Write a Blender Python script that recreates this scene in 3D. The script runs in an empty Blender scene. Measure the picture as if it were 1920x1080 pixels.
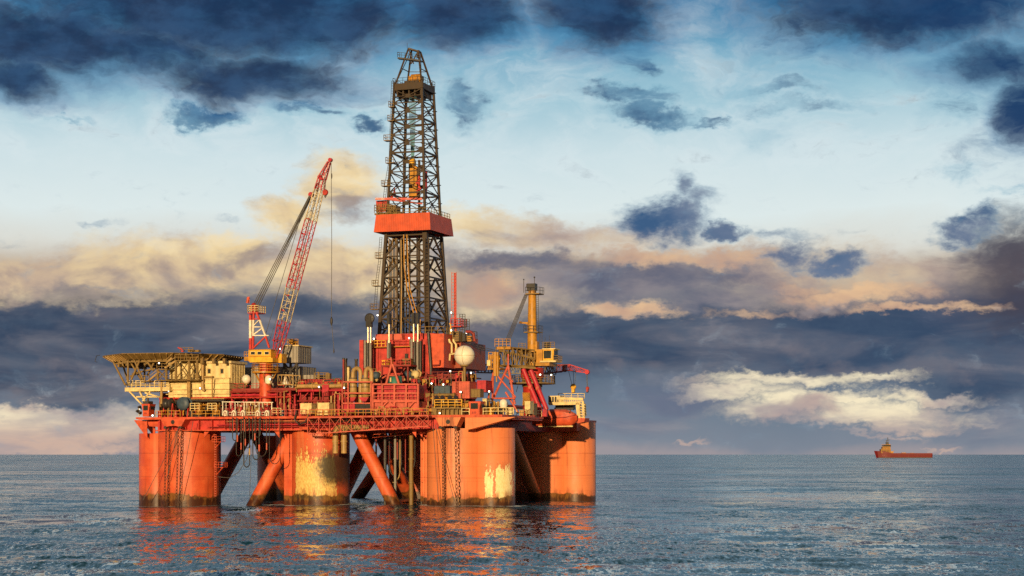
import bpy, math, random
import numpy as np
from mathutils import Vector, Matrix
random.seed(7)
PI = math.pi
C = bpy.context.scene.collection
scene = bpy.context.scene

# ---------------------------------------------------------------- camera, sun, exposure
FPX = 3500.0                       # focal length in pixels of a 1920 wide frame
cam = bpy.data.cameras.new('camera'); co = bpy.data.objects.new('camera', cam); C.objects.link(co)
co.location = (0, 0, 10); co.rotation_euler = (PI/2, 0, 0)
cam.sensor_width = 36; cam.lens = 36*FPX/1920; cam.shift_y = 312/1920
cam.clip_start = 1; cam.clip_end = 200000
scene.camera = co
scene.view_settings.view_transform = 'Standard'; scene.view_settings.look = 'None'
scene.view_settings.gamma = 1; scene.view_settings.exposure = 0.0
scene.cycles.max_bounces = 6; scene.cycles.use_denoising = False; scene.cycles.sample_clamp_indirect = 2.5
scene.cycles.caustics_reflective = False; scene.cycles.caustics_refractive = False
SUN_EL = math.radians(8); TO_SUN = Vector((-0.17, -0.985, 0)).normalized()*math.cos(SUN_EL) + Vector((0, 0, math.sin(SUN_EL)))
sl = bpy.data.lights.new('sun', 'SUN'); so = bpy.data.objects.new('sun', sl); C.objects.link(so)
sl.energy = 5.0; sl.angle = math.radians(0.6); sl.color = (1.0, 0.70, 0.36)
so.rotation_euler = (-TO_SUN).to_track_quat('-Z', 'Y').to_euler(); so.location = (-60, -300, 200)

# ---------------------------------------------------------------- world: sky texture with procedural clouds
def lin(c):
    return tuple(((v/255)/12.92 if v/255 <= 0.04045 else ((v/255+0.055)/1.055)**2.4) for v in c)
SKY = 0.06
w = bpy.data.worlds.new('World'); scene.world = w; w.use_nodes = True
nt = w.node_tree; nt.nodes.clear()
def nd(t, **k):
    n = nt.nodes.new(t)
    for a, b in k.items(): setattr(n, a, b)
    return n
def put(sock, v):
    if hasattr(v, 'is_output'): nt.links.new(v, sock)
    else: sock.default_value = v
def M(op, a, b=None, c=None, clamp=False):
    n = nd('ShaderNodeMath', operation=op, use_clamp=clamp); put(n.inputs[0], a)
    if b is not None: put(n.inputs[1], b)
    if c is not None: put(n.inputs[2], c)
    return n.outputs[0]
def VM(op, a, b=None, c=None):
    n = nd('ShaderNodeVectorMath', operation=op); put(n.inputs[0], a)
    if b is not None: put(n.inputs[3 if op == 'SCALE' else 1], b)
    if c is not None: put(n.inputs[2], c)
    return n.outputs['Value'] if op in ('LENGTH', 'DOT_PRODUCT', 'DISTANCE') else n.outputs[0]
def MR(v, a, b, c=0.0, d=1.0, smooth=True):
    n = nd('ShaderNodeMapRange', interpolation_type='SMOOTHSTEP' if smooth else 'LINEAR')
    put(n.inputs[0], v); put(n.inputs[1], a); put(n.inputs[2], b); put(n.inputs[3], c); put(n.inputs[4], d)
    return n.outputs[0]
def NZ(vec, scale, detail=6, rough=0.55, dist=0.0):
    n = nd('ShaderNodeTexNoise'); put(n.inputs['Vector'], vec); n.inputs['Scale'].default_value = scale
    n.inputs['Detail'].default_value = detail; n.inputs['Roughness'].default_value = rough; n.inputs['Distortion'].default_value = dist
    return n.outputs['Fac'], n.outputs['Color']
def MIX(f, a, b):
    n = nd('ShaderNodeMix', data_type='RGBA'); put(n.inputs[0], f)
    put(n.inputs[6], a if hasattr(a, 'is_output') else (*a, 1)); put(n.inputs[7], b if hasattr(b, 'is_output') else (*b, 1))
    return n.outputs[2]
tc = nd('ShaderNodeTexCoord'); sx = nd('ShaderNodeSeparateXYZ'); nt.links.new(tc.outputs['Generated'], sx.inputs[0])
AZ = M('MULTIPLY', M('ARCTAN2', sx.outputs[0], sx.outputs[1]), 3.5)
EL = M('MULTIPLY', M('ARCSINE', sx.outputs[2]), 3.5)
cb = nd('ShaderNodeCombineXYZ'); put(cb.inputs[0], AZ); put(cb.inputs[1], EL)
P0 = cb.outputs[0]
PS = VM('MULTIPLY', P0, (1.0, 1.7, 1.0))                      # clouds are wider than tall
n1f, n1c = NZ(PS, 3.2, 8, 0.56, 0.3)
n2f, n2c = NZ(VM('ADD', PS, (5.3, 2.1, 0)), 11.0, 8, 0.6)
n3f, n3c = NZ(VM('ADD', PS, (1.3, 7.1, 3.0)), 34.0, 5, 0.6)
off = VM('ADD', VM('SCALE', VM('SUBTRACT', n1c, (.5, .5, .5)), .20), VM('SCALE', VM('SUBTRACT', n2c, (.5, .5, .5)), .06))
PW = VM('ADD', P0, VM('MULTIPLY', off, (1.0, .62, 0.0)))
PW2 = VM('ADD', PW, VM('MULTIPLY', VM('SUBTRACT', n3c, (.5, .5, .5)), (.06, .04, 0.0)))
# relief: how much thicker here than a little above; paints lit tops, shaded undersides
r1, _ = NZ(VM('ADD', PS, (9.0, 3.0, 0)), 5.5, 7, 0.52, 0.3)
r2, _ = NZ(VM('ADD', PS, (9.010, 3.06, 0)), 5.5, 7, 0.52, 0.3)
str_, _ = NZ(VM('MULTIPLY', P0, (2.2, 9.0, 1.0)), 1.6, 6, 0.55, 0.5)
RELIEF = M('SUBTRACT', r1, r2)
WSP, _ = NZ(VM('MULTIPLY', VM('ADD', PW, (3.7, 1.9, 0)), (1.0, 2.1, 1.0)), 9.0, 9, 0.62, 0.35)    # wispy fractal that eats into the edges
FIN, _ = NZ(VM('MULTIPLY', VM('ADD', PW, (8.1, 4.3, 0)), (1.0, 1.9, 1.0)), 22.0, 7, 0.62, 0.5)
ERO = M('ADD', M('MULTIPLY', M('SUBTRACT', WSP, .5), 1.0), M('MULTIPLY', M('SUBTRACT', FIN, .5), .55))
def blobs(lst, vec, ero=1.15, lo=-.15, hi=.95):
    acc = None
    for (px, py, sx_, sy_, *k) in lst:
        k = k[0] if k else 1.0
        az = math.atan((px-960)/FPX); el = math.atan((852-py)/FPX*math.cos(az))
        c = (az*3.5, el*3.5, 0); s = (1000/sx_, 1000/sy_, 0)
        v = VM('MULTIPLY_ADD', vec, s, (-c[0]*s[0], -c[1]*s[1], 0))
        f = MR(VM('LENGTH', v), 2.0, 0.1, -.6*k, k)
        acc = f if acc is None else M('MAXIMUM', acc, f)
    return MR(M('ADD', acc, M('MULTIPLY', ERO, ero)), lo, hi)
ramp = nd('ShaderNodeValToRGB'); put(ramp.inputs[0], M('DIVIDE', M('ADD', EL, M('MULTIPLY', M('SUBTRACT', n1f, .5), .10)), 1.6))
stops = [(0, (158, 152, 160)), (.02, (124, 136, 154)), (.07, (108, 126, 148)), (.15, (86, 104, 130)), (.23, (72, 92, 120)), (.29, (124, 122, 132)),
         (.35, (205, 190, 172)), (.39, (226, 226, 218)), (.45, (228, 240, 240)), (.55, (212, 231, 236)), (.65, (166, 205, 220)), (.75, (112, 170, 200)), (.85, (62, 124, 168)), (.98, (96, 154, 190)), (1.3, (128, 174, 200)), (1.6, (110, 150, 180))]
cr = ramp.color_ramp
while len(cr.elements) < len(stops): cr.elements.new(0.5)
for e, (p, c) in zip(cr.elements, stops): e.position = p/1.6; e.color = (*lin(c), 1)
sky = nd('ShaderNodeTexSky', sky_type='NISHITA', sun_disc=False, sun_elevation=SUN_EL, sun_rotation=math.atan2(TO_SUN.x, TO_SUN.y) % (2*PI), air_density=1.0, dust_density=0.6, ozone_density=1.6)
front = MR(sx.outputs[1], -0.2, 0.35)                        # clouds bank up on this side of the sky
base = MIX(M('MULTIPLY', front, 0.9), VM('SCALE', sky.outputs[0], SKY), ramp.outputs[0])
def layer(col, dens, colour, k=1.0):
    return MIX(M('MULTIPLY', dens, k, clamp=True), col, colour)
veil = MR(M('ADD', M('MULTIPLY', WSP, .7), M('MULTIPLY', n1f, .5)), .48, .78)
base = MIX(M('MULTIPLY', veil, MR(EL, .40, .62, 0, .55)), base, lin((226, 236, 238)))
# slate bank
dS = blobs([(250, 640, 560, 85), (0, 620, 300, 70), (700, 650, 420, 80), (1150, 640, 420, 60), (1500, 630, 420, 75), (1880, 570, 130, 95), (1700, 615, 260, 65), (1080, 505, 230, 26, .8), (200, 705, 360, 45, .9), (1880, 690, 200, 60, .7)], PW, .8, -.2, .7)
cS = MIX(MR(str_, .36, .66), lin((54, 70, 94)), lin((112, 112, 122)))
cS = MIX(MR(n2f, .42, .66, 0, .5), cS, lin((78, 94, 114)))
cS = MIX(MR(M('ADD', M('MULTIPLY', str_, .75), M('MULTIPLY', WSP, .35)), .60, .72, 0, .6), cS, lin((146, 138, 140)))
cS = MIX(MR(AZ, -.2, .7, 0, .35), cS, lin((54, 80, 112)))
cS = MIX(MR(RELIEF, 0.04, 0.2, 0, .35), cS, lin((140, 128, 130)))
col = layer(base, dS, cS, 0.95)
# warm cumulus band
dW = blobs([(655, 345, 80, 62, .85), (555, 400, 85, 36, .85), (340, 495, 240, 58), (120, 525, 300, 52), (620, 500, 260, 62), (0, 520, 180, 44), (450, 470, 160, 40), (930, 535, 140, 62, .95), (1050, 445, 280, 30, .75), (1320, 482, 330, 34, .85), (1170, 572, 85, 20, .9), (1600, 545, 260, 40, .8), (1750, 515, 260, 36, .75), (880, 430, 140, 26, .7), (1440, 510, 220, 30, .8)], PW2)
cW = MIX(MR(r1, .36, .62), lin((196, 172, 150)), lin((234, 208, 160)))
cW = MIX(MR(RELIEF, 0.0, 0.16, 0, .8), cW, lin((246, 224, 178)))
cW = MIX(MR(RELIEF, 0.0, -0.18, 0, .8), cW, lin((150, 136, 134)))
cW = MIX(MR(AZ, -.15, .1, 0, .55), cW, lin((176, 156, 150)))
col = layer(col, dW, cW)
dM = blobs([(1190, 520, 280, 36), (1900, 530, 150, 105), (1000, 492, 150, 20, .8), (1480, 545, 130, 28, .8), (1340, 560, 160, 24, .8), (1780, 560, 100, 24, .7), (150, 560, 120, 20, .5), (680, 395, 60, 18, .4)], PW2)
cM = MIX(MR(str_, .36, .66), lin((92, 98, 120)), lin((146, 138, 142)))
cM = MIX(MR(AZ, .72, .92), cM, lin((70, 68, 82)))
col = layer(col, dM, cM, .9)
dP = blobs([(1620, 552, 150, 18, .9), (1720, 585, 120, 10, .8), (1160, 574, 80, 13, .95), (1290, 476, 200, 16, .7), (1520, 535, 80, 14, .6), (930, 540, 60, 26, .7), (1400, 590, 100, 8, .4)], PW2)
col = layer(col, dP, MIX(MR(r1, .38, .6), lin((196, 160, 138)), lin((228, 190, 150))))
# low bright clouds near the horizon
dC = blobs([(110, 800, 230, 46), (60, 768, 160, 22), (90, 836, 260, 16, .9), (1460, 714, 150, 15, .75), (1620, 706, 90, 10, .6), (1470, 766, 130, 26, .85), (1640, 772, 160, 28, .9), (1560, 752, 120, 12), (1520, 742, 110, 12, .6), (1640, 790, 170, 12, .7), (1720, 738, 110, 14, .8), (1390, 734, 110, 16, .7), (1285, 828, 34, 5, .7), (1760, 832, 50, 4, .5), (1640, 812, 70, 5, .4)], PW2, 1.05, -.1, .85)
dG = blobs([(1270, 745, 130, 36, .8), (1180, 790, 120, 20, .6), (1850, 790, 100, 40, .5)], PW)
col = layer(col, dG, MIX(MR(str_, .36, .66), lin((104, 112, 134)), lin((150, 146, 152))), .85)
cC = MIX(MR(EL, .02, .09), lin((205, 176, 160)), lin((246, 232, 198)))
cC = MIX(MR(RELIEF, 0.0, -0.2, 0, .85), cC, lin((170, 156, 154)))
cC = MIX(MR(r1, .54, .38, 0, .75), cC, lin((190, 166, 158)))
cC = MIX(MR(str_, .56, .38, 0, .6), cC, lin((158, 150, 156)))
col = layer(col, dC, cC)
# blue grey scraps
dB = blobs([(1240, 410, 100, 42), (1375, 425, 45, 20), (1275, 345, 32, 30, .6), (1310, 365, 50, 20, .5), (1490, 470, 45, 26, .8), (1575, 485, 58, 24), (1800, 440, 45, 20, .8), (1850, 420, 34, 22, .7), (1475, 430, 36, 14, .5), (420, 412, 30, 8, .3), (1830, 275, 60, 26, .35), (190, 410, 40, 8, .3)], PW2)
col = layer(col, dB, MIX(MR(dB, .3, .9), lin((104, 138, 166)), MIX(MR(r1, .35, .65), lin((62, 94, 132)), lin((108, 124, 150)))))
# thin teal wisps and the dark clouds along the top
dT = blobs([(400, 205, 80, 18), (690, 222, 36, 18), (590, 200, 75, 14, .7), (875, 185, 50, 45, .7), (1180, 185, 110, 20, .8), (1230, 215, 110, 24), (1460, 160, 120, 18, .5), (1500, 195, 110, 14, .45), (1760, 190, 70, 36, .5), (1330, 222, 80, 10, .7), (120, 215, 50, 6, .4), (1500, 90, 130, 60, .4), (1180, 130, 50, 40, .6), (1900, 370, 60, 10, .4), (1460, 250, 50, 30, .3), (1800, 330, 40, 20, .3)], PW2)
col = layer(col, dT, MIX(MR(dT, .3, .95), lin((128, 178, 200)), MIX(MR(n2f, .36, .62), lin((44, 88, 128)), lin((92, 138, 168)))), .92)
dD = blobs([(420, 15, 560, 105), (80, 70, 260, 100), (470, 135, 230, 56), (20, 150, 120, 50), (250, 90, 260, 60), (850, 35, 170, 75), (1130, 20, 160, 95), (1700, 0, 340, 85), (1910, 185, 75, 95), (1850, 100, 150, 50, .8), (500, -60, 700, 40, .7), (-400, -100, 500, 200), (2400, 100, 400, 300, .8)], PW, .8, -.25, 1.0)
cD = MIX(MR(M('ADD', dD, M('MULTIPLY', M('SUBTRACT', n1f, .5), .6)), .35, 1.0), lin((36, 106, 158)), MIX(MR(n2f, .36, .66), lin((26, 48, 82)), lin((42, 74, 112))))
cD = MIX(MR(AZ, .6, .9), cD, MIX(MR(dD, .3, 1.0), lin((40, 112, 160)), lin((8, 52, 98))))
col = layer(col, dD, cD, .97)
# scattered cloud over the rest of the dome
gen = MR(M('ADD', M('MULTIPLY', n1f, .8), M('MULTIPLY', n2f, .25)), .50, .68)
col = MIX(M('MULTIPLY', M('MULTIPLY', gen, MR(EL, .9, 1.5)), .75), col, MIX(n2f, lin((60, 82, 116)), lin((150, 160, 170))))
high = MIX(MR(EL, 1.5, 3.2), (1, 1, 1), (.30, .33, .40))          # sky overhead, out of view, dimmed to weaken the fill light
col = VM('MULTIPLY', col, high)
col = VM('SCALE', col, MR(sx.outputs[1], 0.1, -0.5, 1.0, .55))  # sky behind the camera dimmed as well, for less fill
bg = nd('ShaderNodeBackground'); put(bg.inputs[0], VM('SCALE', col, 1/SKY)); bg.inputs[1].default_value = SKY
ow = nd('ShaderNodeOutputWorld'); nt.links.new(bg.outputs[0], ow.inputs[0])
w.cycles.sampling_method = 'MANUAL'; w.cycles.sample_map_resolution = 512

# ---------------------------------------------------------------- rig frame: r along the front face, b back from it, z up
TH = math.radians(20); CT, ST = math.cos(TH), math.sin(TH); OX, OY = -9.9, 353.0
def world(p):
    r, b, z = p
    return Vector((OX + r*CT + b*ST, OY - r*ST + b*CT, z))
def P(px, py, b):                                             # where the sight line of a photo pixel meets the plane b
    dx = (px-960)/FPX
    Y = (b + OX*ST + OY*CT)/(dx*ST + CT); X = dx*Y
    return ((X-OX)*CT - (Y-OY)*ST, b, 10 + (852-py)/FPX*Y)
def R(px, b): return P(px, 0, b)[0]
def Z(px, py, b): return P(px, py, b)[2]
BASE = {}
class MB:
    def __init__(s): s.v = []; s.f = []; s.sm = []
    def add(s, vs, fs, smooth=False):
        o = len(s.v); s.v += [tuple(v) for v in vs]
        for f in fs: s.f.append([i+o for i in f]); s.sm.append(smooth)
        return s
    def box(s, r0, r1, b0, b1, z0, z1):
        v = [(r0, b0, z0), (r1, b0, z0), (r1, b1, z0), (r0, b1, z0), (r0, b0, z1), (r1, b0, z1), (r1, b1, z1), (r0, b1, z1)]
        return s.add(v, [(3, 2, 1, 0), (4, 5, 6, 7), (0, 1, 5, 4), (1, 2, 6, 5), (2, 3, 7, 6), (3, 0, 4, 7)])
    def pbox(s, x0, x1, y0, y1, b, d):                        # front face given in photo pixels on plane b
        xm = (x0+x1)/2
        return s.box(R(x0, b), R(x1, b), b, b+d, Z(xm, y1, b), Z(xm, y0, b))
    def bar(s, p, q, w, h=None):
        p, q = Vector(p), Vector(q); h = h or w; t = (q-p).normalized()
        up = Vector((0, 0, 1)) if abs(t.z) < .95 else Vector((0, 1, 0))
        a = t.cross(up).normalized()*w/2; c = a.cross(t).normalized()*h/2
        v = [p-a-c, p+a-c, p+a+c, p-a+c, q-a-c, q+a-c, q+a+c, q-a+c]
        return s.add(v, [(3, 2, 1, 0), (4, 5, 6, 7), (0, 1, 5, 4), (1, 2, 6, 5), (2, 3, 7, 6), (3, 0, 4, 7)])
    def tube(s, pts, r, n=8, r2=None):
        pts = [Vector(p) for p in pts]; m = len(pts); rings = []; prev = None
        for i, p in enumerate(pts):
            t = (pts[min(i+1, m-1)] - pts[max(i-1, 0)]).normalized()
            if prev is None:
                up = Vector((0, 0, 1)) if abs(t.z) < .9 else Vector((1, 0, 0)); a = t.cross(up).normalized()
            else: a = (prev - t*prev.dot(t)).normalized()
            prev = a; c = t.cross(a); rr = r if r2 is None else r + (r2-r)*i/(m-1)
            rings.append([p + (a*math.cos(2*PI*k/n) + c*math.sin(2*PI*k/n))*rr for k in range(n)])
        v = [q for g in rings for q in g]
        s.add(v, [(i*n+k, i*n+(k+1) % n, (i+1)*n+(k+1) % n, (i+1)*n+k) for i in range(m-1) for k in range(n)], True)
        s.add(rings[0], [tuple(reversed(range(n)))]); s.add(rings[-1], [tuple(range(n))])
        return s
    def lathe(s, prof, c, axis='z', n=24):                    # prof: (radius, height) along the axis
        v = []
        for (rad, h) in prof:
            for k in range(n):
                x, y = rad*math.cos(2*PI*k/n), rad*math.sin(2*PI*k/n)
                d = {'z': (x, y, h), 'r': (h, x, y), 'b': (y, h, x)}[axis]
                v.append((c[0]+d[0], c[1]+d[1], c[2]+d[2]))
        m = len(prof)
        s.add(v, [(i*n+k, i*n+(k+1) % n, (i+1)*n+(k+1) % n, (i+1)*n+k) for i in range(m-1) for k in range(n)], True)
        s.add(v[:n], [tuple(reversed(range(n)))]); s.add(v[-n:], [tuple(range(n))])
        return s
    def ball(s, c, rad, n=24, lo=-90, hi=90, k=1.0):
        pr = [(max(rad*math.cos(math.radians(a)), .002), rad*k*math.sin(math.radians(a))) for a in np.linspace(lo, hi, 15)]
        return s.lathe(pr, c, 'z', n)
    def prism(s, poly, z0, z1):
        n = len(poly)
        v = [(x, y, z0) for x, y in poly] + [(x, y, z1) for x, y in poly]
        return s.add(v, [tuple(reversed(range(n))), tuple(range(n, 2*n))] + [(i, (i+1) % n, n+(i+1) % n, n+i) for i in range(n)])
    def fprism(s, poly, b0, b1):                              # outline in (r, z), extruded back
        n = len(poly)
        v = [(x, b0, z) for x, z in poly] + [(x, b1, z) for x, z in poly]
        return s.add(v, [tuple(range(n)), tuple(reversed(range(n, 2*n)))] + [(i, n+i, n+(i+1) % n, (i+1) % n) for i in range(n)])
    def rail(s, pts, h=1.1, step=1.6, t=.045, mid=2):         # handrail along a polyline at floor level
        for p, q in zip(pts[:-1], pts[1:]):
            p, q = Vector(p), Vector(q); L = (q-p).length; n = max(1, round(L/step))
            for k in range(n+1):
                a = p + (q-p)*k/n; s.bar(a, a+Vector((0, 0, h)), t*2)
            for k in range(mid):
                o = Vector((0, 0, h*(k+1)/mid)); s.bar(p+o, q+o, t*1.8)
        return s
    def truss(s, p, q, w, h, n, t, up=(0, 0, 1), t2=None, w2=None, h2=None):   # box lattice from p to q
        p, q = Vector(p), Vector(q); d = (q-p).normalized(); up = Vector(up)
        a = d.cross(up).normalized(); c = a.cross(d).normalized(); t2 = t2 or t*.55; w2 = w2 or w; h2 = h2 or h
        def at(k, i):
            f = k/n; ww = w+(w2-w)*f; hh = h+(h2-h)*f
            return p + (q-p)*f + a*ww/2*(1 if i in (0, 3) else -1) + c*hh/2*(1 if i in (0, 1) else -1)
        for i in range(4):
            s.bar(at(0, i), at(n, i), t)
            j = (i+1) % 4
            for k in range(n):
                if k % 2: s.bar(at(k, i), at(k+1, j), t2)
                else: s.bar(at(k, j), at(k+1, i), t2)
            for k in range(n+1): s.bar(at(k, i), at(k, j), t2)
        return s
    def build(s, name, mat, parent=None, base=None):
        o = bpy.data.objects.new(name, None) if not s.v else None
        me = bpy.data.meshes.new(name)
        root = parent
        while root is not None and root.parent is not None: root = root.parent
        bs = BASE[root] if root is not None else (base or s.foot())
        me.from_pydata([(x-bs[0], y-bs[1], z-bs[2]) for x, y, z in s.v], [], s.f)
        me.polygons.foreach_set('use_smooth', s.sm); me.update()
        o = bpy.data.objects.new(name, me); C.objects.link(o); me.materials.append(mat)
        if parent is not None: o.parent = parent
        else:
            BASE[o] = bs; o.location = world(bs); o.rotation_euler = (0, 0, -TH)
        return o
    def foot(s):
        a = np.array(s.v); lo, hi = a.min(0), a.max(0)
        return ((lo[0]+hi[0])/2, (lo[1]+hi[1])/2, lo[2])
def tag(o, label=None, cat=None, group=None, kind=None):
    if label: o['label'] = label
    if cat: o['category'] = cat
    if group: o['group'] = group
    if kind: o['kind'] = kind
    return o
def thing(name, label, cat, base, group=None):
    o = bpy.data.objects.new(name, None); C.objects.link(o); o.empty_display_size = .5
    o.location = world(base); o.rotation_euler = (0, 0, -TH); BASE[o] = tuple(base)
    return tag(o, label, cat, group)
def copy_at(src, base, label, scale=1.0):                     # copy of a thing with its parts and sub-parts
    def rec(o, par):
        c = o.copy(); C.objects.link(c)
        if par is not None: c.parent = par
        for ch in [x for x in list(o.children)]: rec(ch, c)
        return c
    c = rec(src, None); c.location = world(base); BASE[c] = tuple(base); c['label'] = label
    if scale != 1.0: c.scale = (scale,)*3
    return c

# ---------------------------------------------------------------- materials
def new_mat(name):
    global nt
    m = bpy.data.materials.new(name); m.use_nodes = True; nt = m.node_tree; nt.nodes.clear()
    o = nd('ShaderNodeOutputMaterial'); b = nd('ShaderNodeBsdfPrincipled'); nt.links.new(b.outputs[0], o.inputs[0])
    return m, b
def paint(name, col, rough=.5, rust=.25, metal=0.0, var=.3, rustcol=(.10, .035, .012)):
    m, b = new_mat(name); t = nd('ShaderNodeTexCoord').outputs['Object']
    f, _ = NZ(t, .9, 4, .6); st, _ = NZ(VM('MULTIPLY', t, (1.9, 1.9, .22)), 1.0, 5, .65)
    c = MIX(MR(f, .3, .7), tuple(v*(1-var) for v in col), tuple(min(1, v*(1+var*.4)) for v in col))
    c = MIX(M('MULTIPLY', MR(st, .52, .72), rust), c, rustcol)
    put(b.inputs['Base Color'], c); b.inputs['Metallic'].default_value = metal
    put(b.inputs['Roughness'], MR(f, .3, .7, rough-.1, rough+.12))
    bp = nd('ShaderNodeBump'); bp.inputs['Strength'].default_value = .25; bp.inputs['Distance'].default_value = .05
    put(bp.inputs['Height'], st); nt.links.new(bp.outputs[0], b.inputs['Normal'])
    return m
def corrugated(name, col, pitch=.6, rust=.2, deep=.9):
    m, b = new_mat(name); t = nd('ShaderNodeTexCoord').outputs['Object']
    s_ = nd('ShaderNodeSeparateXYZ'); nt.links.new(t, s_.inputs[0])
    h = M('SINE', M('MULTIPLY', M('ADD', s_.outputs[0], s_.outputs[1]), 2*PI/pitch))
    f, _ = NZ(t, .7, 4, .6); st, _ = NZ(VM('MULTIPLY', t, (1.6, 1.6, .16)), 1.0, 5, .65)
    c = MIX(MR(f, .3, .7), tuple(v*.72 for v in col), col)
    c = MIX(M('MULTIPLY', MR(st, .5, .72), rust), c, (.12, .045, .015))
    put(b.inputs['Base Color'], c); b.inputs['Roughness'].default_value = .55
    bp = nd('ShaderNodeBump'); bp.inputs['Strength'].default_value = deep; bp.inputs['Distance'].default_value = .06
    put(bp.inputs['Height'], h); nt.links.new(bp.outputs[0], b.inputs['Normal'])
    return m
def emit(name, col, e):
    m, b = new_mat(name); b.inputs['Base Color'].default_value = (*col, 1)
    b.inputs['Emission Color'].default_value = (*col, 1); b.inputs['Emission Strength'].default_value = e
    return m
RED = paint('red_paint', (.50, .034, .024), .5, .5)
ORED = paint('orange_red_paint', (.62, .085, .028), .5, .25)
PINK = paint('faded_red_paint', (.56, .105, .062), .55, .4)
MAG = paint('crimson_paint', (.46, .020, .036), .5, .45)
DRED = paint('dark_red_paint', (.26, .022, .016), .55, .4)
WRED = corrugated('red_cladding', (.62, .080, .020), .5, .10, .10)
CREAM = paint('cream_paint', (.74, .58, .27), .55, .28)
CREAMP = corrugated('cream_panel', (.76, .60, .28), 1.5, .2)
GREYP = corrugated('grey_cladding', (.30, .27, .22), .8, .25)
WHITE = paint('white_paint', (.78, .72, .58), .5, .15)
DOME = paint('radome_white', (.80, .74, .58), .45, .06, var=.12)
YEL = paint('yellow_paint', (.78, .40, .022), .5, .2)
MUS = paint('mustard_paint', (.48, .22, .014), .5, .3)
KHAKI = paint('khaki_paint', (.22, .135, .035), .55, .4)
TAN = paint('tan_duct', (.40, .25, .085), .5, .3)
BROWN = paint('derrick_steel', (.045, .026, .011), .6, .2)
STEEL = paint('grey_steel', (.22, .20, .17), .5, .3)
DARK = paint('dark_steel', (.035, .032, .03), .5, .3)
BLACK = paint('black_rubber', (.02, .018, .016), .5, .1)
TEAL = paint('teal_paint', (.012, .15, .12), .5, .2)
NAVY = paint('slate_blue_paint', (.05, .085, .12), .5, .25)
CHAIN = paint('chain_iron', (.07, .030, .018), .6, .4)
BOOMW = paint('faded_boom_white', (.56, .47, .30), .5, .3)
ANNEX = paint('shaded_red_paint', (.30, .055, .018), .55, .45)  # darker house red: shade of the side face put into the colour
CHROME = paint('polished_rod', (.95, .85, .62), .42, 0, metal=.55, var=.05)
GLASS = paint('dark_glass', (.03, .035, .035), .12, 0)
CABLE = paint('steel_cable', (.09, .085, .08), .5, .1)
BLUEC = paint('blue_cable', (.10, .28, .36), .5, .05)
LAMP = emit('lamp_glow', (1, .93, .75), 7.0)

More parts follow.
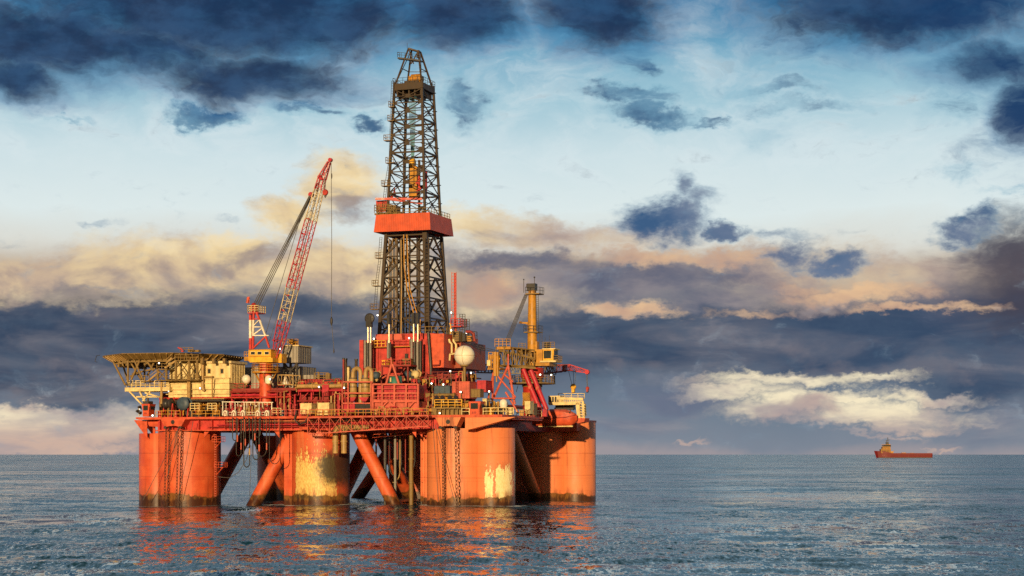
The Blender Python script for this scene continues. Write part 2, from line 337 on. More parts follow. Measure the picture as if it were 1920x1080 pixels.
# ---------------------------------------------------------------- the sea
SLOPE = (.30, .54, .60)
def sea():
    global nt
    rng = np.random.RandomState(3)
    ys = [60.0, 90.0]; y = 118.0
    while y < 1500: ys.append(y); y += max(.55, .62*y*y/18670)
    ys += [1600, 1800, 2100, 2500, 3000, 3700, 4700, 6000, 8000, 12000, 20000, 40000, 90000]
    ys = np.array(ys); nx = 860
    half = .31*ys + 34
    t = np.linspace(-1, 1, nx)
    X = half[:, None]*t[None, :]; Y = np.repeat(ys[:, None], nx, 1)
    X = X + 0*Y
    dxs = (2*half/nx)[:, None]; dys = np.gradient(ys)[:, None]
    H = np.zeros_like(X)
    for k in range(120):
        L = 1.1*math.exp(rng.rand()**1.25*math.log(32))              # 1.5 .. 45 m
        th = rng.normal(0, .55) + .15
        kx, ky = math.sin(th)*2*PI/L, math.cos(th)*2*PI/L
        amp = .0066*L*(min(1, (4.0/L)))**.92*(.5+rng.rand())
        sp = np.maximum(dxs*abs(math.sin(th)), dys*abs(math.cos(th)))
        fade = np.clip((L/sp-3)/3, 0, 1)
        ph = kx*X + ky*Y + rng.rand()*6.28
        grp = .65+.35*np.sin(kx*.11*X - ky*.13*Y + rng.rand()*6.28)
        H += amp*fade*grp*(np.sin(ph) + .22*np.sin(2*ph+1.57))
    H += .45*np.cos(2*PI*(X+18)/130)*np.exp(-((X+25)/110)**2)*np.exp(-((Y-370)/160)**2)
    co_ = np.stack([X, Y, H], -1).reshape(-1, 3).astype(np.float32)
    ny = len(ys); i = np.arange((ny-1)*(nx-1)); a = (i//(nx-1))*nx + i % (nx-1)
    fs = np.stack([a, a+1, a+nx+1, a+nx], 1).astype(np.int32)
    me = bpy.data.meshes.new('sea'); me.vertices.add(len(co_)); me.vertices.foreach_set('co', co_.ravel())
    me.loops.add(fs.size); me.loops.foreach_set('vertex_index', fs.ravel())
    me.polygons.add(len(fs)); me.polygons.foreach_set('loop_start', np.arange(0, fs.size, 4, dtype=np.int32))
    me.polygons.foreach_set('use_smooth', np.ones(len(fs), dtype=bool)); me.update(calc_edges=True); me.validate()
    o = bpy.data.objects.new('sea', me); C.objects.link(o)
    m, b = new_mat('sea_water'); g_ = nd('ShaderNodeNewGeometry'); t = g_.outputs['Position']
    # ripples finer than the mesh: facet slopes from noise at several wavelengths
    _, c1 = NZ(VM('MULTIPLY', t, (.22, .11, .2)), 1.0, 3, .6, .4)
    _, c2 = NZ(VM('MULTIPLY', t, (.85, .34, .5)), 1.0, 3, .62, .4)
    _, c3 = NZ(VM('MULTIPLY', t, (2.8, .95, 1.5)), 1.0, 2, .6, .2)
    _, c0 = NZ(VM('MULTIPLY', t, (.035, .085, .1)), 1.0, 3, .6, .3)       # swell
    _, c00 = NZ(VM('MULTIPLY', t, (.006, .011, .1)), 1.0, 3, .6, .3)
    a3, _ = NZ(VM('MULTIPLY', t, (.022, .014, .5)), 1.0, 4, .6, .5)       # cat's paws: rougher and calmer patches
    patch = MR(a3, .36, .64, .45, 1.8)
    h = (.5, .5, .5)
    sl_ = VM('ADD', VM('ADD', VM('SCALE', VM('SUBTRACT', c1, h), SLOPE[0]), VM('SCALE', VM('SUBTRACT', c2, h), SLOPE[1])), VM('SCALE', VM('SUBTRACT', c3, h), SLOPE[2]))
    sl_ = VM('ADD', VM('MULTIPLY', VM('SCALE', sl_, patch), (.75, 1.0, 0.0)), VM('ADD', VM('MULTIPLY', VM('SUBTRACT', c0, h), (.14, .44, 0)), VM('MULTIPLY', VM('SUBTRACT', c00, h), (.05, .40, 0))))
    yy = nd('ShaderNodeSeparateXYZ'); nt.links.new(t, yy.inputs[0]); lod = nd('ShaderNodeCombineXYZ'); put(lod.inputs[1], MR(yy.outputs[1], 220, 1500, -.050, -.105, False))   # stands in for the wave faces the far mesh no longer carries
    nrm = VM('NORMALIZE', VM('ADD', VM('ADD', g_.outputs['Normal'], sl_), lod.outputs[0])); nt.links.new(nrm, b.inputs['Normal'])
    fo = None                                                  # a little wash where the columns meet the water
    for (cr, cb), rad in FEET:
        wc = world((cr, cb, 0)); d = VM('LENGTH', VM('MULTIPLY', VM('SUBTRACT', t, tuple(wc)), (1, 1, 0)))
        f_ = MR(d, rad+3.4, rad+.9); fo = f_ if fo is None else M('MAXIMUM', fo, f_)
    fn, _ = NZ(VM('MULTIPLY', t, (.9, .5, .5)), 1.0, 6, .7, .8)
    foam = MR(M('ADD', fn, M('MULTIPLY', fo, .30)), .66, .80); foam = M('MULTIPLY', foam, M('MULTIPLY', fo, 1.0))
    put(b.inputs['Base Color'], MIX(foam, (.004, .040, .060), (.55, .6, .62))); put(b.inputs['Roughness'], MR(foam, 0, 1, .06, .6))
    b.inputs['IOR'].default_value = 1.37
    me.materials.append(m); tag(o, kind='structure')
FEET = [((0, 0), 6.2), ((6.7, 0), 4.2), ((-29, 0), 5.6), ((-58, 0), 6.2), ((-64.7, 0), 4.2), ((0, 50.5), 6.2), ((6.7, 50.5), 4.2), ((-38.5, 0), 1.2), ((-18.5, 0), 1.2)]
sea()

# ---------------------------------------------------------------- hull paint: rig coordinates, so marks stay on their column
def hull_mat():
    m, b = new_mat('hull_paint'); t = nd('ShaderNodeTexCoord').outputs['Object']
    s_ = nd('ShaderNodeSeparateXYZ'); nt.links.new(t, s_.inputs[0]); r, bb, z = s_.outputs
    f, fc = NZ(t, .35, 5, .6); g, _ = NZ(t, 1.6, 6, .65)
    st, _ = NZ(VM('MULTIPLY', t, (1.1, 1.1, .07)), 1.0, 6, .65)
    st2, _ = NZ(VM('MULTIPLY', VM('ADD', t, (31, 7, 2)), (.45, .45, .035)), 1.0, 4, .6)
    dr, _ = NZ(VM('MULTIPLY', t, (1.3, 1.3, .28)), 1.0, 7, .72)
    c = MIX(MR(f, .3, .7), (.54, .068, .016), (.68, .122, .034))
    wn = nd('ShaderNodeTexWhiteNoise', noise_dimensions='2D'); cell = nd('ShaderNodeCombineXYZ')      # each shell plate weathers a little differently
    put(cell.inputs[0], M('FLOOR', M('DIVIDE', M('ADD', r, M('MULTIPLY', bb, .61)), 4.2))); put(cell.inputs[1], M('FLOOR', M('DIVIDE', M('ADD', z, .4), 2.7))); nt.links.new(cell.outputs[0], wn.inputs['Vector'])
    c = MIX(MR(wn.outputs['Value'], 0, 1, 0, .30, False), c, (.46, .070, .024))
    right = MR(r, -14, -4)                                    # the columns at the right end are a paler orange
    c = MIX(M('MULTIPLY', right, .70), c, (.78, .265, .095))
    c = MIX(M('MULTIPLY', MR(st, .53, .70), .5), c, (.24, .040, .014))
    c = MIX(M('MULTIPLY', MR(st2, .54, .70), .5), c, (.66, .22, .085))
    # weld seams
    def seam(v, at, wd): return MR(M('ABSOLUTE', M('SUBTRACT', v, at)), wd, wd*.4)
    zz_ = M('PINGPONG', M('ADD', z, .4), 1.35); ang = M('PINGPONG', M('MULTIPLY', M('ADD', r, M('MULTIPLY', bb, .61)), 1.0), 2.1)
    fine = M('MULTIPLY', M('MAXIMUM', MR(zz_, .05, .02), MR(ang, .045, .02)), .45)
    sm = M('MAXIMUM', M('MAXIMUM', M('MAXIMUM', seam(z, 10.2, .07), fine), seam(z, 5.6, .06)), M('MAXIMUM', seam(r, 2.3, .05), seam(r, -57.2, .05)))
    c = MIX(M('MULTIPLY', sm, .5), c, (.22, .035, .014))
    # patches where the paint has come away to the cream primer
    def win(v, lo, hi, e): return M('MULTIPLY', MR(v, lo-e, lo+e), MR(v, hi+e, hi-e))
    lowb = MR(bb, 5, 0)
    fl, _ = NZ(VM('MULTIPLY', t, (4.5, 4.5, 1.6)), 1.0, 6, .7)
    def patch(lo, hi, zlo, zhi, edge, thr):
        k = M('MULTIPLY', win(r, lo, hi, .45), M('MULTIPLY', MR(z, zhi+edge, zhi-edge), MR(z, zlo-.5, zlo+.6)))
        v = M('ADD', k, M('ADD', M('MULTIPLY', M('SUBTRACT', dr, .5), 2.6), M('MULTIPLY', M('SUBTRACT', fl, .5), 1.9)))
        k2 = M('MULTIPLY', MR(k, .02, .12), lowb)
        return M('MULTIPLY', MR(v, thr, thr+.06), k2), M('MULTIPLY', MR(v, thr-.30, thr-.05), k2)
    pa, ra = patch(R(909, -4.2), R(924, -4.2), 1.6, 7.0, 2.2, .52); pb, rb_ = patch(R(928, -4.2), R(948, -4.2), 1.6, 7.3, 2.2, .44)
    pc_, rc = patch(R(553, -5), R(622, -5), 1.2, 10.2, 4.8, .56)
    rim = M('MAXIMUM', M('MAXIMUM', ra, rb_), rc)
    c = MIX(M('MULTIPLY', rim, .6), c, (.34, .085, .028))
    c = MIX(M('MAXIMUM', pa, pb), c, MIX(MR(fl, .35, .6), (.80, .60, .24), (.90, .76, .40))); c = MIX(pc_, c, MIX(MR(fl, .38, .62), (.58, .34, .085), (.80, .58, .19)))
    # soot under the water outlets of the middle column, rust running below
    sx0 = R(628, -4)
    rr = VM('LENGTH', VM('MULTIPLY', VM('ADD', t, (-sx0, 0, -7.4)), (.30, .0, .27)))
    so_ = MR(M('ADD', rr, M('MULTIPLY', M('SUBTRACT', g, .5), .9)), 1.25, .55)
    c = MIX(M('MULTIPLY', M('MULTIPLY', so_, lowb), .93), c, (.022, .019, .013))
    run = M('MULTIPLY', M('MULTIPLY', win(r, R(632, -4), R(668, -4), 1.2), win(z, 0, 7, .8)), lowb)
    c = MIX(M('MULTIPLY', run, M('MULTIPLY', MR(g, .35, .6), .8)), c, (.11, .05, .014))
    # grime running down under the anchor bolsters
    for q in (R(326, -6), R(842, -6)):
        k = M('MULTIPLY', M('MULTIPLY', win(r, q-1.7, q+2.6, .8), MR(z, 8.5, 15)), lowb)
        c = MIX(M('MULTIPLY', k, MR(st, .42, .6, 0, .85)), c, (.16, .045, .02))
    # waterline: wet weed and oil with an uneven upper edge
    we, _ = NZ(VM('MULTIPLY', t, (.15, .15, .1)), 1.0, 3, .6); we2, _ = NZ(VM('MULTIPLY', t, (.9, .9, .35)), 1.0, 6, .72)
    lvl = M('ADD', M('ADD', M('MULTIPLY', we, 2.4), M('MULTIPLY', we2, 2.0)), M('MULTIPLY', right, -.40)); lvl = M('SUBTRACT', lvl, -.05)
    wet = MR(z, lvl, M('SUBTRACT', lvl, .35))
    ed = M('MULTIPLY', MR(z, M('ADD', lvl, 1.3), lvl), M('MULTIPLY', MR(st, .4, .6), .7))
    c = MIX(ed, c, (.30, .075, .022))
    low = MR(z, 1.5, .6)
    c = MIX(M('MULTIPLY', wet, .92), c, MIX(MR(M('SUBTRACT', we2, M('MULTIPLY', low, .12)), .38, .6), (.014, .011, .007), (.17, .080, .020)))  # golden brown mottle paints sun glints into the wet band
    put(b.inputs['Base Color'], c)
    put(b.inputs['Roughness'], MIX(wet, MIX(MR(f, .3, .7), (.44,)*3, (.6,)*3), (.40,)*3))
    put(b.inputs['Specular IOR Level'], MR(wet, 0, 1, .5, .22))
    bp = nd('ShaderNodeBump'); bp.inputs['Strength'].default_value = .35; bp.inputs['Distance'].default_value = .12
    put(bp.inputs['Height'], M('ADD', M('MULTIPLY', f, 1.0), M('ADD', M('MULTIPLY', st2, .6), M('MULTIPLY', sm, -.3)))); nt.links.new(bp.outputs[0], b.inputs['Normal'])
    return m
HULL = hull_mat()
DECKM = paint('deck_steel', (.30, .055, .03), .6, .5)

# ---------------------------------------------------------------- the platform itself
rig = thing('semi_submersible_platform', 'orange red floating platform on thick columns standing in the sea', 'platform', (0, 0, 0))
ZD = 17.3                                                     # main deck level
COLS = {(0, 0): 6.2, (-29, 0): 5.6, (-58, 0): 6.2, (0, 50.5): 6.2, (-29, 50.5): 5.4, (-58, 50.5): 6.2}
for (r, b), rad in COLS.items():
    m = MB(); m.lathe([(rad, -6), (rad, 14.85 if b < 9 else 16.8)], (r, b, 0), 'z', 64)
    s = 1 if r == 0 else (-1 if r == -58 else 0)
    if s:
        top = (14.95 if b < 9 else 16.8) if s == 1 else 14.2
        x = r + 6.7*s
        m.lathe([(4.2, -6), (4.2, top-.1), (4.1, top)], (x, b, 0), 'z', 56)
        m.box(min(r, x), max(r, x), b-2.2, b+2.2, -6, top-.2)
    else:                                                     # straight flank of the middle column
        m.box(r-6.9, r-2.0, b-2.1, b+4.5, -6, 14.7)
    m.build('column', HULL, rig)
    if s and not (s == -1 and b < 9):                          # inner flank and ribs of the corner column
        k = MB(); sd = -s
        k.box(min(r, r+sd*8.4), max(r, r+sd*8.4), b+1.0, b+5.0, -6, 14.7)
        for q in range(4): k.box(r+sd*(6.4+q*.6)-.12, r+sd*(6.4+q*.6)+.12, b+.75, b+1.003, 1, 14)
        k.build('column_flank', HULL, rig)
for r in (0, -29, -58):                                       # transverse braces up to the deck centre
    for b, d in ((4.5, 1), (48, -1)):
        m = MB(); m.tube([(r, b-d*1.0, -3.5), (r, 26-d*1.0, 15.2)], 1.35, 18); m.build('brace', HULL, rig)
for (x0, x1) in (((552, 806), (470, 958)), ((668, 806), (744, 956))):   # lengthwise braces beside the middle column
    p, q = P(*x0, 0.0), P(*x1, -1.0)
    m = MB(); m.tube([p, q], 1.32, 20); m.build('brace', HULL, rig)
m = MB(); m.tube([P(756, 806, 50), P(660, 950, 50)], 1.3, 16); m.build('brace', HULL, rig)
# deck
R0, R1 = R(259, -7.6), 11.6
m = MB(); m.prism([(R0, -7.6), (-6.5, -7.6), (-4, -8.2), (R1, -8.2), (R1, 15), (3.5, 15), (3.5, 43.5), (9.2, 43.5), (9.2, 57), (-66, 57), (R0, 52)], ZD-.45, ZD)
m.build('main_deck', ORED, rig)
m = MB(); m.prism([(R0+3.4, -5.9), (-.5, -5.9), (-.5, 56), (R0+3.4, 56)], 14.72, ZD-.46)
for k in range(22):                                           # stiffeners on the girder
    r = R0+4.2+k*2.9
    if r < -7: m.fprism([(r-.09, ZD-.47), (r+.09, ZD-.47), (r+.09, 14.9), (r-.09, 14.9)], -6.6, -5.88)
m.build('deck_girder', RED, rig)
m = MB(); m.box(R0+3.4, -6.6, -6.75, -5.89, 14.6, 14.8); m.build('girder_flange', ORED, rig)
for k, (z, rr_, mt) in enumerate(((15.3, .09, DRED), (15.7, .13, MAG), (16.4, .07, TAN), (16.1, .06, DARK))): m = MB(); m.tube([(-50+k*2, -6.85-k*.05, z), (-12-k*3, -6.85-k*.05, z)], rr_, 6); m.build('girder_pipe', mt, rig)
for k in range(16): x = 424+k*6.8+random.random()*5; m = MB(); m.tube([P(x, 783, -7.0), P(x, 795+random.random()*22, -7.0)], .05+.07*random.random(), 6); m.build('drain_pipe', (DRED, DARK, ORED)[k % 3], rig)
# knee brackets from column to deck
for (r, s) in ((-64.4, -1), (-51.6, 1), (-35.2, -1), (-23, 1), (-6.6, -1)):
    for bq in (-5.5, -2.5):
        m = MB(); m.fprism([(r, ZD-.5), (r+s*3.0, ZD-.5), (r, 13.2)] if s > 0 else [(r, ZD-.5), (r, 13.2), (r+s*3.0, ZD-.5)], bq, bq+.16); m.build('knee_bracket', ORED, rig)
m = MB()                                                      # overhanging corner and its slanting underside
m.fprism([(R(880, -8), 14.6), (R(966, -8), 16.8), (R(966, -8), ZD-.47), (R(872, -8), ZD-.47), (R(872, -8), 14.6)], -8.0, -5.9)
m.build('corner_plate', HULL, rig)
m = MB()
for k in range(6): m.box(3.0, R1-.6, 4+k*2-.10, 4+k*2+.10, ZD-.85, ZD-.46)
m.box(3.0, 3.3, 5, 15, 15.6, ZD-.46); m.box(R1-.5, R1-.2, -5, 14.9, ZD-.8, ZD-.46)
m.build('deck_beam', ORED, rig)
m = MB(); m.box(-.49, 8.9, 44.2, 45.2, 14.9, ZD-.46); m.box(8.0, 8.9, 45.2, 56, 14.9, ZD-.46); m.build('stern_girder', ORED, rig)
m = MB(); m.box(-.49, 3.0, 5.6, 44.19, 14.72, ZD-.46); m.build('side_gap_filler', DRED, rig)  # added to close the gap that let sunlight onto the back column
m = MB()                                                      # middle band on the back column, ledge in the gap
m.prism([(-7, 46.0), (2.0, 46.0), (2.0, 45.2), (-7, 45.2)], 9.4, 10.6); m.prism([(-9, 46.6), (-.5, 46.6), (-.5, 46.1), (-9, 46.1)], 0, 14.7)
m.build('column_ledge', HULL, rig)
# anchor bolsters with their round eye
for (xc, w1, w2, yt, yb) in ((324, 23, 15, 786, 801), (840, 24, 15, 781, 801)):
    B = -8.3; zt = ZD-.46; zb = Z(xc, yb, B)
    m = MB(); m.fprism([(R(xc-w2, B), zb), (R(xc-6, B), zb+.25), (R(xc+6, B), zb+.25), (R(xc+w2, B), zb), (R(xc+w1, B), zt), (R(xc-w1, B), zt)], B, B+2.4)
    bo = m.build('anchor_bolster', HULL if xc > 500 else ORED, rig)
    k = MB(); k.lathe([(.42, -.03), (.42, .3)], (R(xc, B), B, zb+1.0), 'b', 20); k.build('eye', BLACK, bo)  # black disc painted as the darkness inside the opening
    for q in (-w2+1, w2-1): k = MB(); k.lathe([(.3, -.4), (.24, -.3), (.24, .3), (.3, .4)], (R(xc+q, B), B+.25, zb-.05), 'b', 18); k.build('fairlead_sheave', DARK, bo)
# underdeck: dark pipes and red walkways hung below the girder
m = MB()
for k in range(7): m.tube([(-56+k*3.4, -3+k*1.6, 14.4), (-8, -3+k*1.6, 14.4)], .14, 6)
for k in range(9): m.tube([(-21+k*1.5, 2+k % 3*3, 14.7), (-21+k*1.5, 2+k % 3*3, 9-k % 4*1.3)], .12+.05*(k % 3), 6)
m.build('underdeck_pipe', DRED, rig)
m = MB(); p, q = P(700, 820, -2.0), P(800, 812, -2.0)
m.bar(p, q, .9, .15); m.rail([p, q], 1.1, 1.2); m.bar((p[0], -2, p[2]+1.9), (q[0], -2, q[2]+1.9), .5)
for k in range(4): m.bar(P(790+k*3, 812, -1), P(806, 822+k*6, -1), .12)
m.build('underdeck_walkway', ORED, rig)
# small access platforms and ladders on the front left column
m = MB()
for (x, y) in ((412, 828), (416, 876)):
    m = MB(); p = P(x, y, -1.5); m.box(p[0]-1.1, p[0]+.9, -2.6, -1.0, p[2]-.1, p[2]); m.rail([(p[0]-1.1, -2.6, p[2]), (p[0]+.9, -2.6, p[2]), (p[0]+.9, -1, p[2])], 1.0, 1.0, .04)
    m.bar((p[0]+.8, -2.5, p[2]), (p[0]-.9, -2.0, p[2]-1.5), .15); m.build('access_platform', ORED, rig)
m = MB()
for y in range(26): p = P(402, 815+y*4.6, -4.6); m.bar((p[0], -4.55, p[2]), (p[0]+.35, -4.4, p[2]), .07)
for o in (0, .35): m.bar((P(402, 815, -4.6)[0]+o, -4.5, Z(402, 815, -4.6)), (P(402, 930, -4.6)[0]+o, -4.5, Z(402, 930, -4.6)), .06)
m.build('column_ladder', ORED, rig)
# upper deck with its red steelwork
UZ = Z(560, 727, 4)
m = MB(); m.box(R(432, 4), R(705, 4), 4, 46, UZ-.5, UZ)
m.box(R(708, 8), R(905, 8), 8, 46, UZ-3.6, UZ-3.2)
m.build('upper_deck', DRED, rig)
m = MB(); m.box(R(300, 9), R(640, 9), 9, 9.4, ZD, UZ-.5); m.box(R(640, 10), R(900, 10), 10, 10.4, ZD, UZ-3.6)
for k in range(6): z = ZD+.9+k*.85; m.box(R(300, 9), R(640, 9), 8.75, 9.003, z, z+.12)
m.build('upper_deck_wall', DRED, rig)  # dark red puts the deep deck-level shade into the wall colour
m = MB()
for k in range(26):
    x = 436+k*10.6; b = 4.2
    if k % 2 == 0: m.bar((R(x, b), b, ZD), (R(x, b), b, UZ-.5), .28)
for (x0, x1) in ((436, 478), (540, 580), (600, 640)):
    m.bar((R(x0, 4.2), 4.2, ZD+.3), (R(x1, 4.2), 4.2, UZ-.7), .16)
m.build('upper_deck_post', MAG, rig)
m = MB(); zb = UZ
m.rail([(R(560, 4.1), 4.1, UZ), (R(640, 4.1), 4.1, UZ)], 1.1, 1.5)
m.rail([(R(432, 4.1), 4.1, UZ), (R(545, 4.1), 4.1, UZ)], 1.0, 1.5)
m.build('upper_deck_rail', RED, rig)
for (x0, x1) in ((292, 338), (360, 412), (508, 574), (580, 642), (644, 700), (706, 800)): m = MB(); m.rail([(R(x0, -7.4), -7.4, ZD), (R(x1, -7.4), -7.4, ZD)], 1.25, 1.5, .055); m.build('deck_rail', MUS if x1 < 520 else PINK, rig)
m = MB(); m.rail([(R(906, -8), -8, ZD), (R(963, -8), -8, ZD)], 1.25, 1.5, .06); m.build('deck_rail', CREAM, rig); m = MB(); m.rail([(R1-.2, -7, ZD), (R1-.2, 14.5, ZD)], 1.2, 1.8, .05); m.build('deck_rail', CREAM, rig)
m = MB(); m.rail([(R(866, -8), -8, ZD), (R(880, -8), -8, ZD)], 1.2, 1.5, .06)
m.build('deck_rail', CREAM, rig)
m = MB(); m.prism([(R0-1.2, -6.5), (R0+1.5, -7.5), (R0+1.5, -2), (R0-1.2, -2)], ZD-.30, ZD+.05)
m.fprism([(R0+.9, 15.6), (R0+4.2, 15.3), (R0+4.2, ZD-.48), (R0+.4, ZD-.48)], -5, 3); m.build('deck_end_bracket', ORED, rig)

# ---------------------------------------------------------------- anchor chains, wires, hoses
def chain(px0, px1, ytop, b, label, sc=1.0):
    p, q = P(px0, ytop, b), P(px1, 955, b); q = (q[0], q[1], -1.4); m = MB()
    p, q = Vector(p), Vector(q); L = (q-p).length; pitch = .62*sc; n = int(L/pitch); d = (q-p)/L
    for k in range(n):
        c = p + d*(k+.5)*pitch; a = Vector((1, 0, 0)) if k % 2 else Vector((.25, 1, 0)).normalized()
        ring = []
        for j in range(9):
            t = 2*PI*j/8; ring.append(c + a*(.18*sc*math.cos(t)) + d*(.44*sc*math.sin(t)))
        m.tube(ring, .05*sc, 5)
    return tag(m.build('anchor_chain', CHAIN), label, 'chain', 'anchor chains hanging down the columns')
chain(312, 308, 800, -8.0, 'leftmost rusty anchor chain on the front left column')
chain(318, 313, 800, -7.2, 'second thin rusty chain close beside the leftmost anchor chain', .62)
chain(335, 330, 800, -8.0, 'thick rusty anchor chain right of the bolster eye on the front left column', 1.0)
chain(340, 336, 800, -7.2, 'thin chain right beside the thick one on the front left column', .62)
chain(830, 831, 800, -8.0, 'dark anchor chain left of the cream patch on the pale orange corner column', .95)
chain(854, 857, 800, -8.4, 'heaviest anchor chain on the corner column nearest the peeled cream patch', 1.15)
chain(833, 834, 800, -7.4, 'thin chain tucked behind the dark anchor chain of the corner column', .55)
def wire(pts, r, name, mat, label, cat, group=None, n=5):
    m = MB(); m.tube(pts, r, n); return tag(m.build(name, mat), label, cat, group)
for (a, c, l) in (((336, 800), (268, 938), 'slack steel wire slanting left to the foot of the left column'), ((334, 802), (312, 900), 'short steel wire slanting behind the chains of the left column'),
                  ((362, 790), (334, 935), 'steel wire slanting from the deck edge past the right chain of the left column'), ((816, 796), (852, 940), 'steel wire slanting across the corner column to the heaviest chain'),
                  ((812, 800), (822, 940), 'nearly upright thin wire at the left edge of the corner column')):
    p, q = P(*a, -8.6), P(*c, -8.6); wire([p, ((p[0]+q[0])/2, -8.5, (p[2]+q[2])/2-.3), q], .055, 'mooring_wire', CABLE, l, 'wire', 'mooring wires at the columns')
HOSES = [(436, 445, 826, .10), (443, 452, 855, .08), (457, 468, 876, .11), (474, 486, 862, .11), (480, 500, 856, .09), (466, 462, 840, .08), (505, 525, 870, .07), (488, 478, 820, .10)]
HL = ['short black hose looped under the leftmost white saddle', 'black hose with orange ferrule in a narrow loop below the second saddle', 'longest black hose loop hanging towards the water between the columns', 'wide black hose loop left of the slanting red brace',
      'black hose loop crossing in front of the slanting red brace', 'thin short hose hanging straight down amid the longer loops', 'wide slack hose swinging against the slanting red brace', 'short thick hose loop behind the other hoses under the deck']
for (x0, x1, yb, r), l in zip(HOSES, HL):
    b = -7.9 - random.random()*.6; p, q = P(x0, 782, b), P(x1, 784, b); zb = Z(x0, yb, b); xm = (p[0]+q[0])/2; hw = max(.45, abs(q[0]-p[0])/2); s = 1 if q[0] > p[0] else -1
    pts = [p, (xm-s*hw, b, (p[2]+zb)/2)] + [(xm-s*hw*math.cos(t), b, zb+hw*1.3-hw*1.3*math.sin(t)) for t in np.linspace(.2, PI-.2, 7)] + [(xm+s*hw, b, (p[2]+zb)/2), q]
    t = thing('loading_hose', l, 'hose', (xm, b, zb), 'black hoses looped below the deck edge')
    MB().tube(pts, r, 8).build('hose', BLACK, t)
    k = MB(); zz = (p[2]+zb)/2-1.2; k.tube([(xm+s*hw, b, zz), (xm+s*hw, b, zz-1.3)], r*1.55, 8); k.build('ferrule', PINK if random.random() < .7 else TAN, t)
wire([P(470, 835, -2), P(462, 862, -2), P(447, 886, -2), P(430, 896, -2), P(408, 894, -2)], .06, 'mooring_line', CABLE, 'slack dark line curving to the left column between the columns', 'rope')
wire([P(472, 836, 0), P(470, 880, 0), P(468, 934, 0)], .045, 'dangling_rope', CABLE, 'thin dark rope hanging straight down to the water between columns', 'rope')
for i, (xa, xb, yb, l) in enumerate(((722, 750, 905, 'pale hose loop sagging lowest between the brace and the corner column'), (730, 748, 892, 'dark hose loop nested above the pale sagging loop'), (752, 778, 885, 'dark hose looped beside the upright yellow pipe'))):
    b = 2+i; p, q = P(xa, 815, b), P(xb, 815, b); c = P((xa+xb)/2, yb, b); hw = (q[0]-p[0])/2
    pts = [p] + [(c[0]-hw*math.cos(t), b, c[2]+2.2-2.2*math.sin(t)) for t in np.linspace(.1, PI-.1, 8)] + [q]
    wire(pts, .12, 'loading_hose', TAN if i == 0 else BLACK, l, 'hose', 'hoses under the middle of the deck', 7)
# yellow riser pipe, and grey pipes under the deck
for (x, yb, r, mat, l) in ((771, 940, .42, KHAKI, 'tall yellowish water pipe running from the deck into the sea'), (741, 930, .26, STEEL, 'thin grey pipe left of the yellowish water pipe'), (803, 935, .2, DRED, 'slim dark red pipe against the flank of the corner column'), (790, 925, .18, DARK, 'slim dark pipe right of the yellowish water pipe'), (722, 905, .3, DARK, 'dark pipe behind the sagging hose loops')):
    b = -1.5 if x == 771 else 1.0; p = P(x, 812, b); q = P(x, yb, b); m = MB(); m.tube([p, (q[0], b, -2)], r, 12)
    t = thing('water_pipe', l, 'pipe', (p[0], b, 0), 'upright pipes under the deck'); m.build('pipe', mat, t)
    k = MB()
    for zz in (4.5, 9.0): k.lathe([(r*1.35, 0), (r*1.35, .25)], (p[0], b, zz), 'z', 14)
    k.build('flange', mat, t)
for x, l in ((629, 'left of two tan overboard pipes bent down the sooty column'), (645, 'right of two tan overboard pipes bent down the sooty column')):
    b = -6.9; p = P(x, 850, b); t = thing('overboard_pipe', l, 'pipe', (p[0], b, p[2]), 'tan overboard pipes'); r = .55
    zt = Z(x, 812, b); m = MB(); m.tube([p, (p[0], b, zt)] + [(p[0]+1.1-1.1*math.cos(a), b, zt+1.1*math.sin(a)) for a in np.linspace(.3, PI/2, 5)] + [(p[0]+5, b+.6, zt+1.1)], r, 16)
    m.build('pipe', TAN, t); MB().lathe([(r*1.2, 0), (r*1.2, .3)], (p[0], b, p[2]+2.1), 'z', 16).build('flange', TAN, t)

# ---------------------------------------------------------------- lattice gangway along the front
t = thing('lattice_gangway', 'long orange lattice gangway stowed along the deck edge', 'gangway', (R(690, -9.6), -9.6, 14))
m = MB(); b0, b1 = -10.3, -8.9; N = 11
for b in (b0, b1):
    top = [P(577+(803-577)*k/N, 783.5-4.0*k/N, b) for k in range(N+1)]; bot = [P(577+(803-577)*k/N, 814-15*k/N, b) for k in range(N+1)]
    m.bar(top[0], top[-1], .19); m.bar(bot[0], bot[-1], .19)
    for k in range(N+1):
        m.bar(top[k], bot[k], .12)
        if k < N: m.bar(top[k], bot[k+1], .075); m.bar(bot[k], top[k+1], .075)
for k in range(N+1):
    for y0, y1 in ((783.5, 779.5), (814, 799)):
        x = 577+(803-577)*k/N; y = y0+(y1-y0)*k/N; m.bar(P(x, y, b0), (P(x, y, b0)[0], b1, P(x, y, b0)[2]), .12)
m.build('lattice', PINK, t)
m = MB(); p, q = P(577, 783, b0), P(803, 779.5, b0); m.bar((p[0], -9.6, p[2]+.16), (q[0], -9.6, q[2]+.16), 1.2, .06); m.build('walkway', ORED, t)
m = MB(); m.rail([(p[0], b0, p[2]+.2), (q[0], b0, q[2]+.2)], 1.15, 1.6, .05); m.build('handrail', MUS, t)
m = MB(); m.bar((p[0], -9.6, p[2]-2), (p[0]-2.5, -8.5, p[2]-2), .5); m.build('hinge', ORED, t)

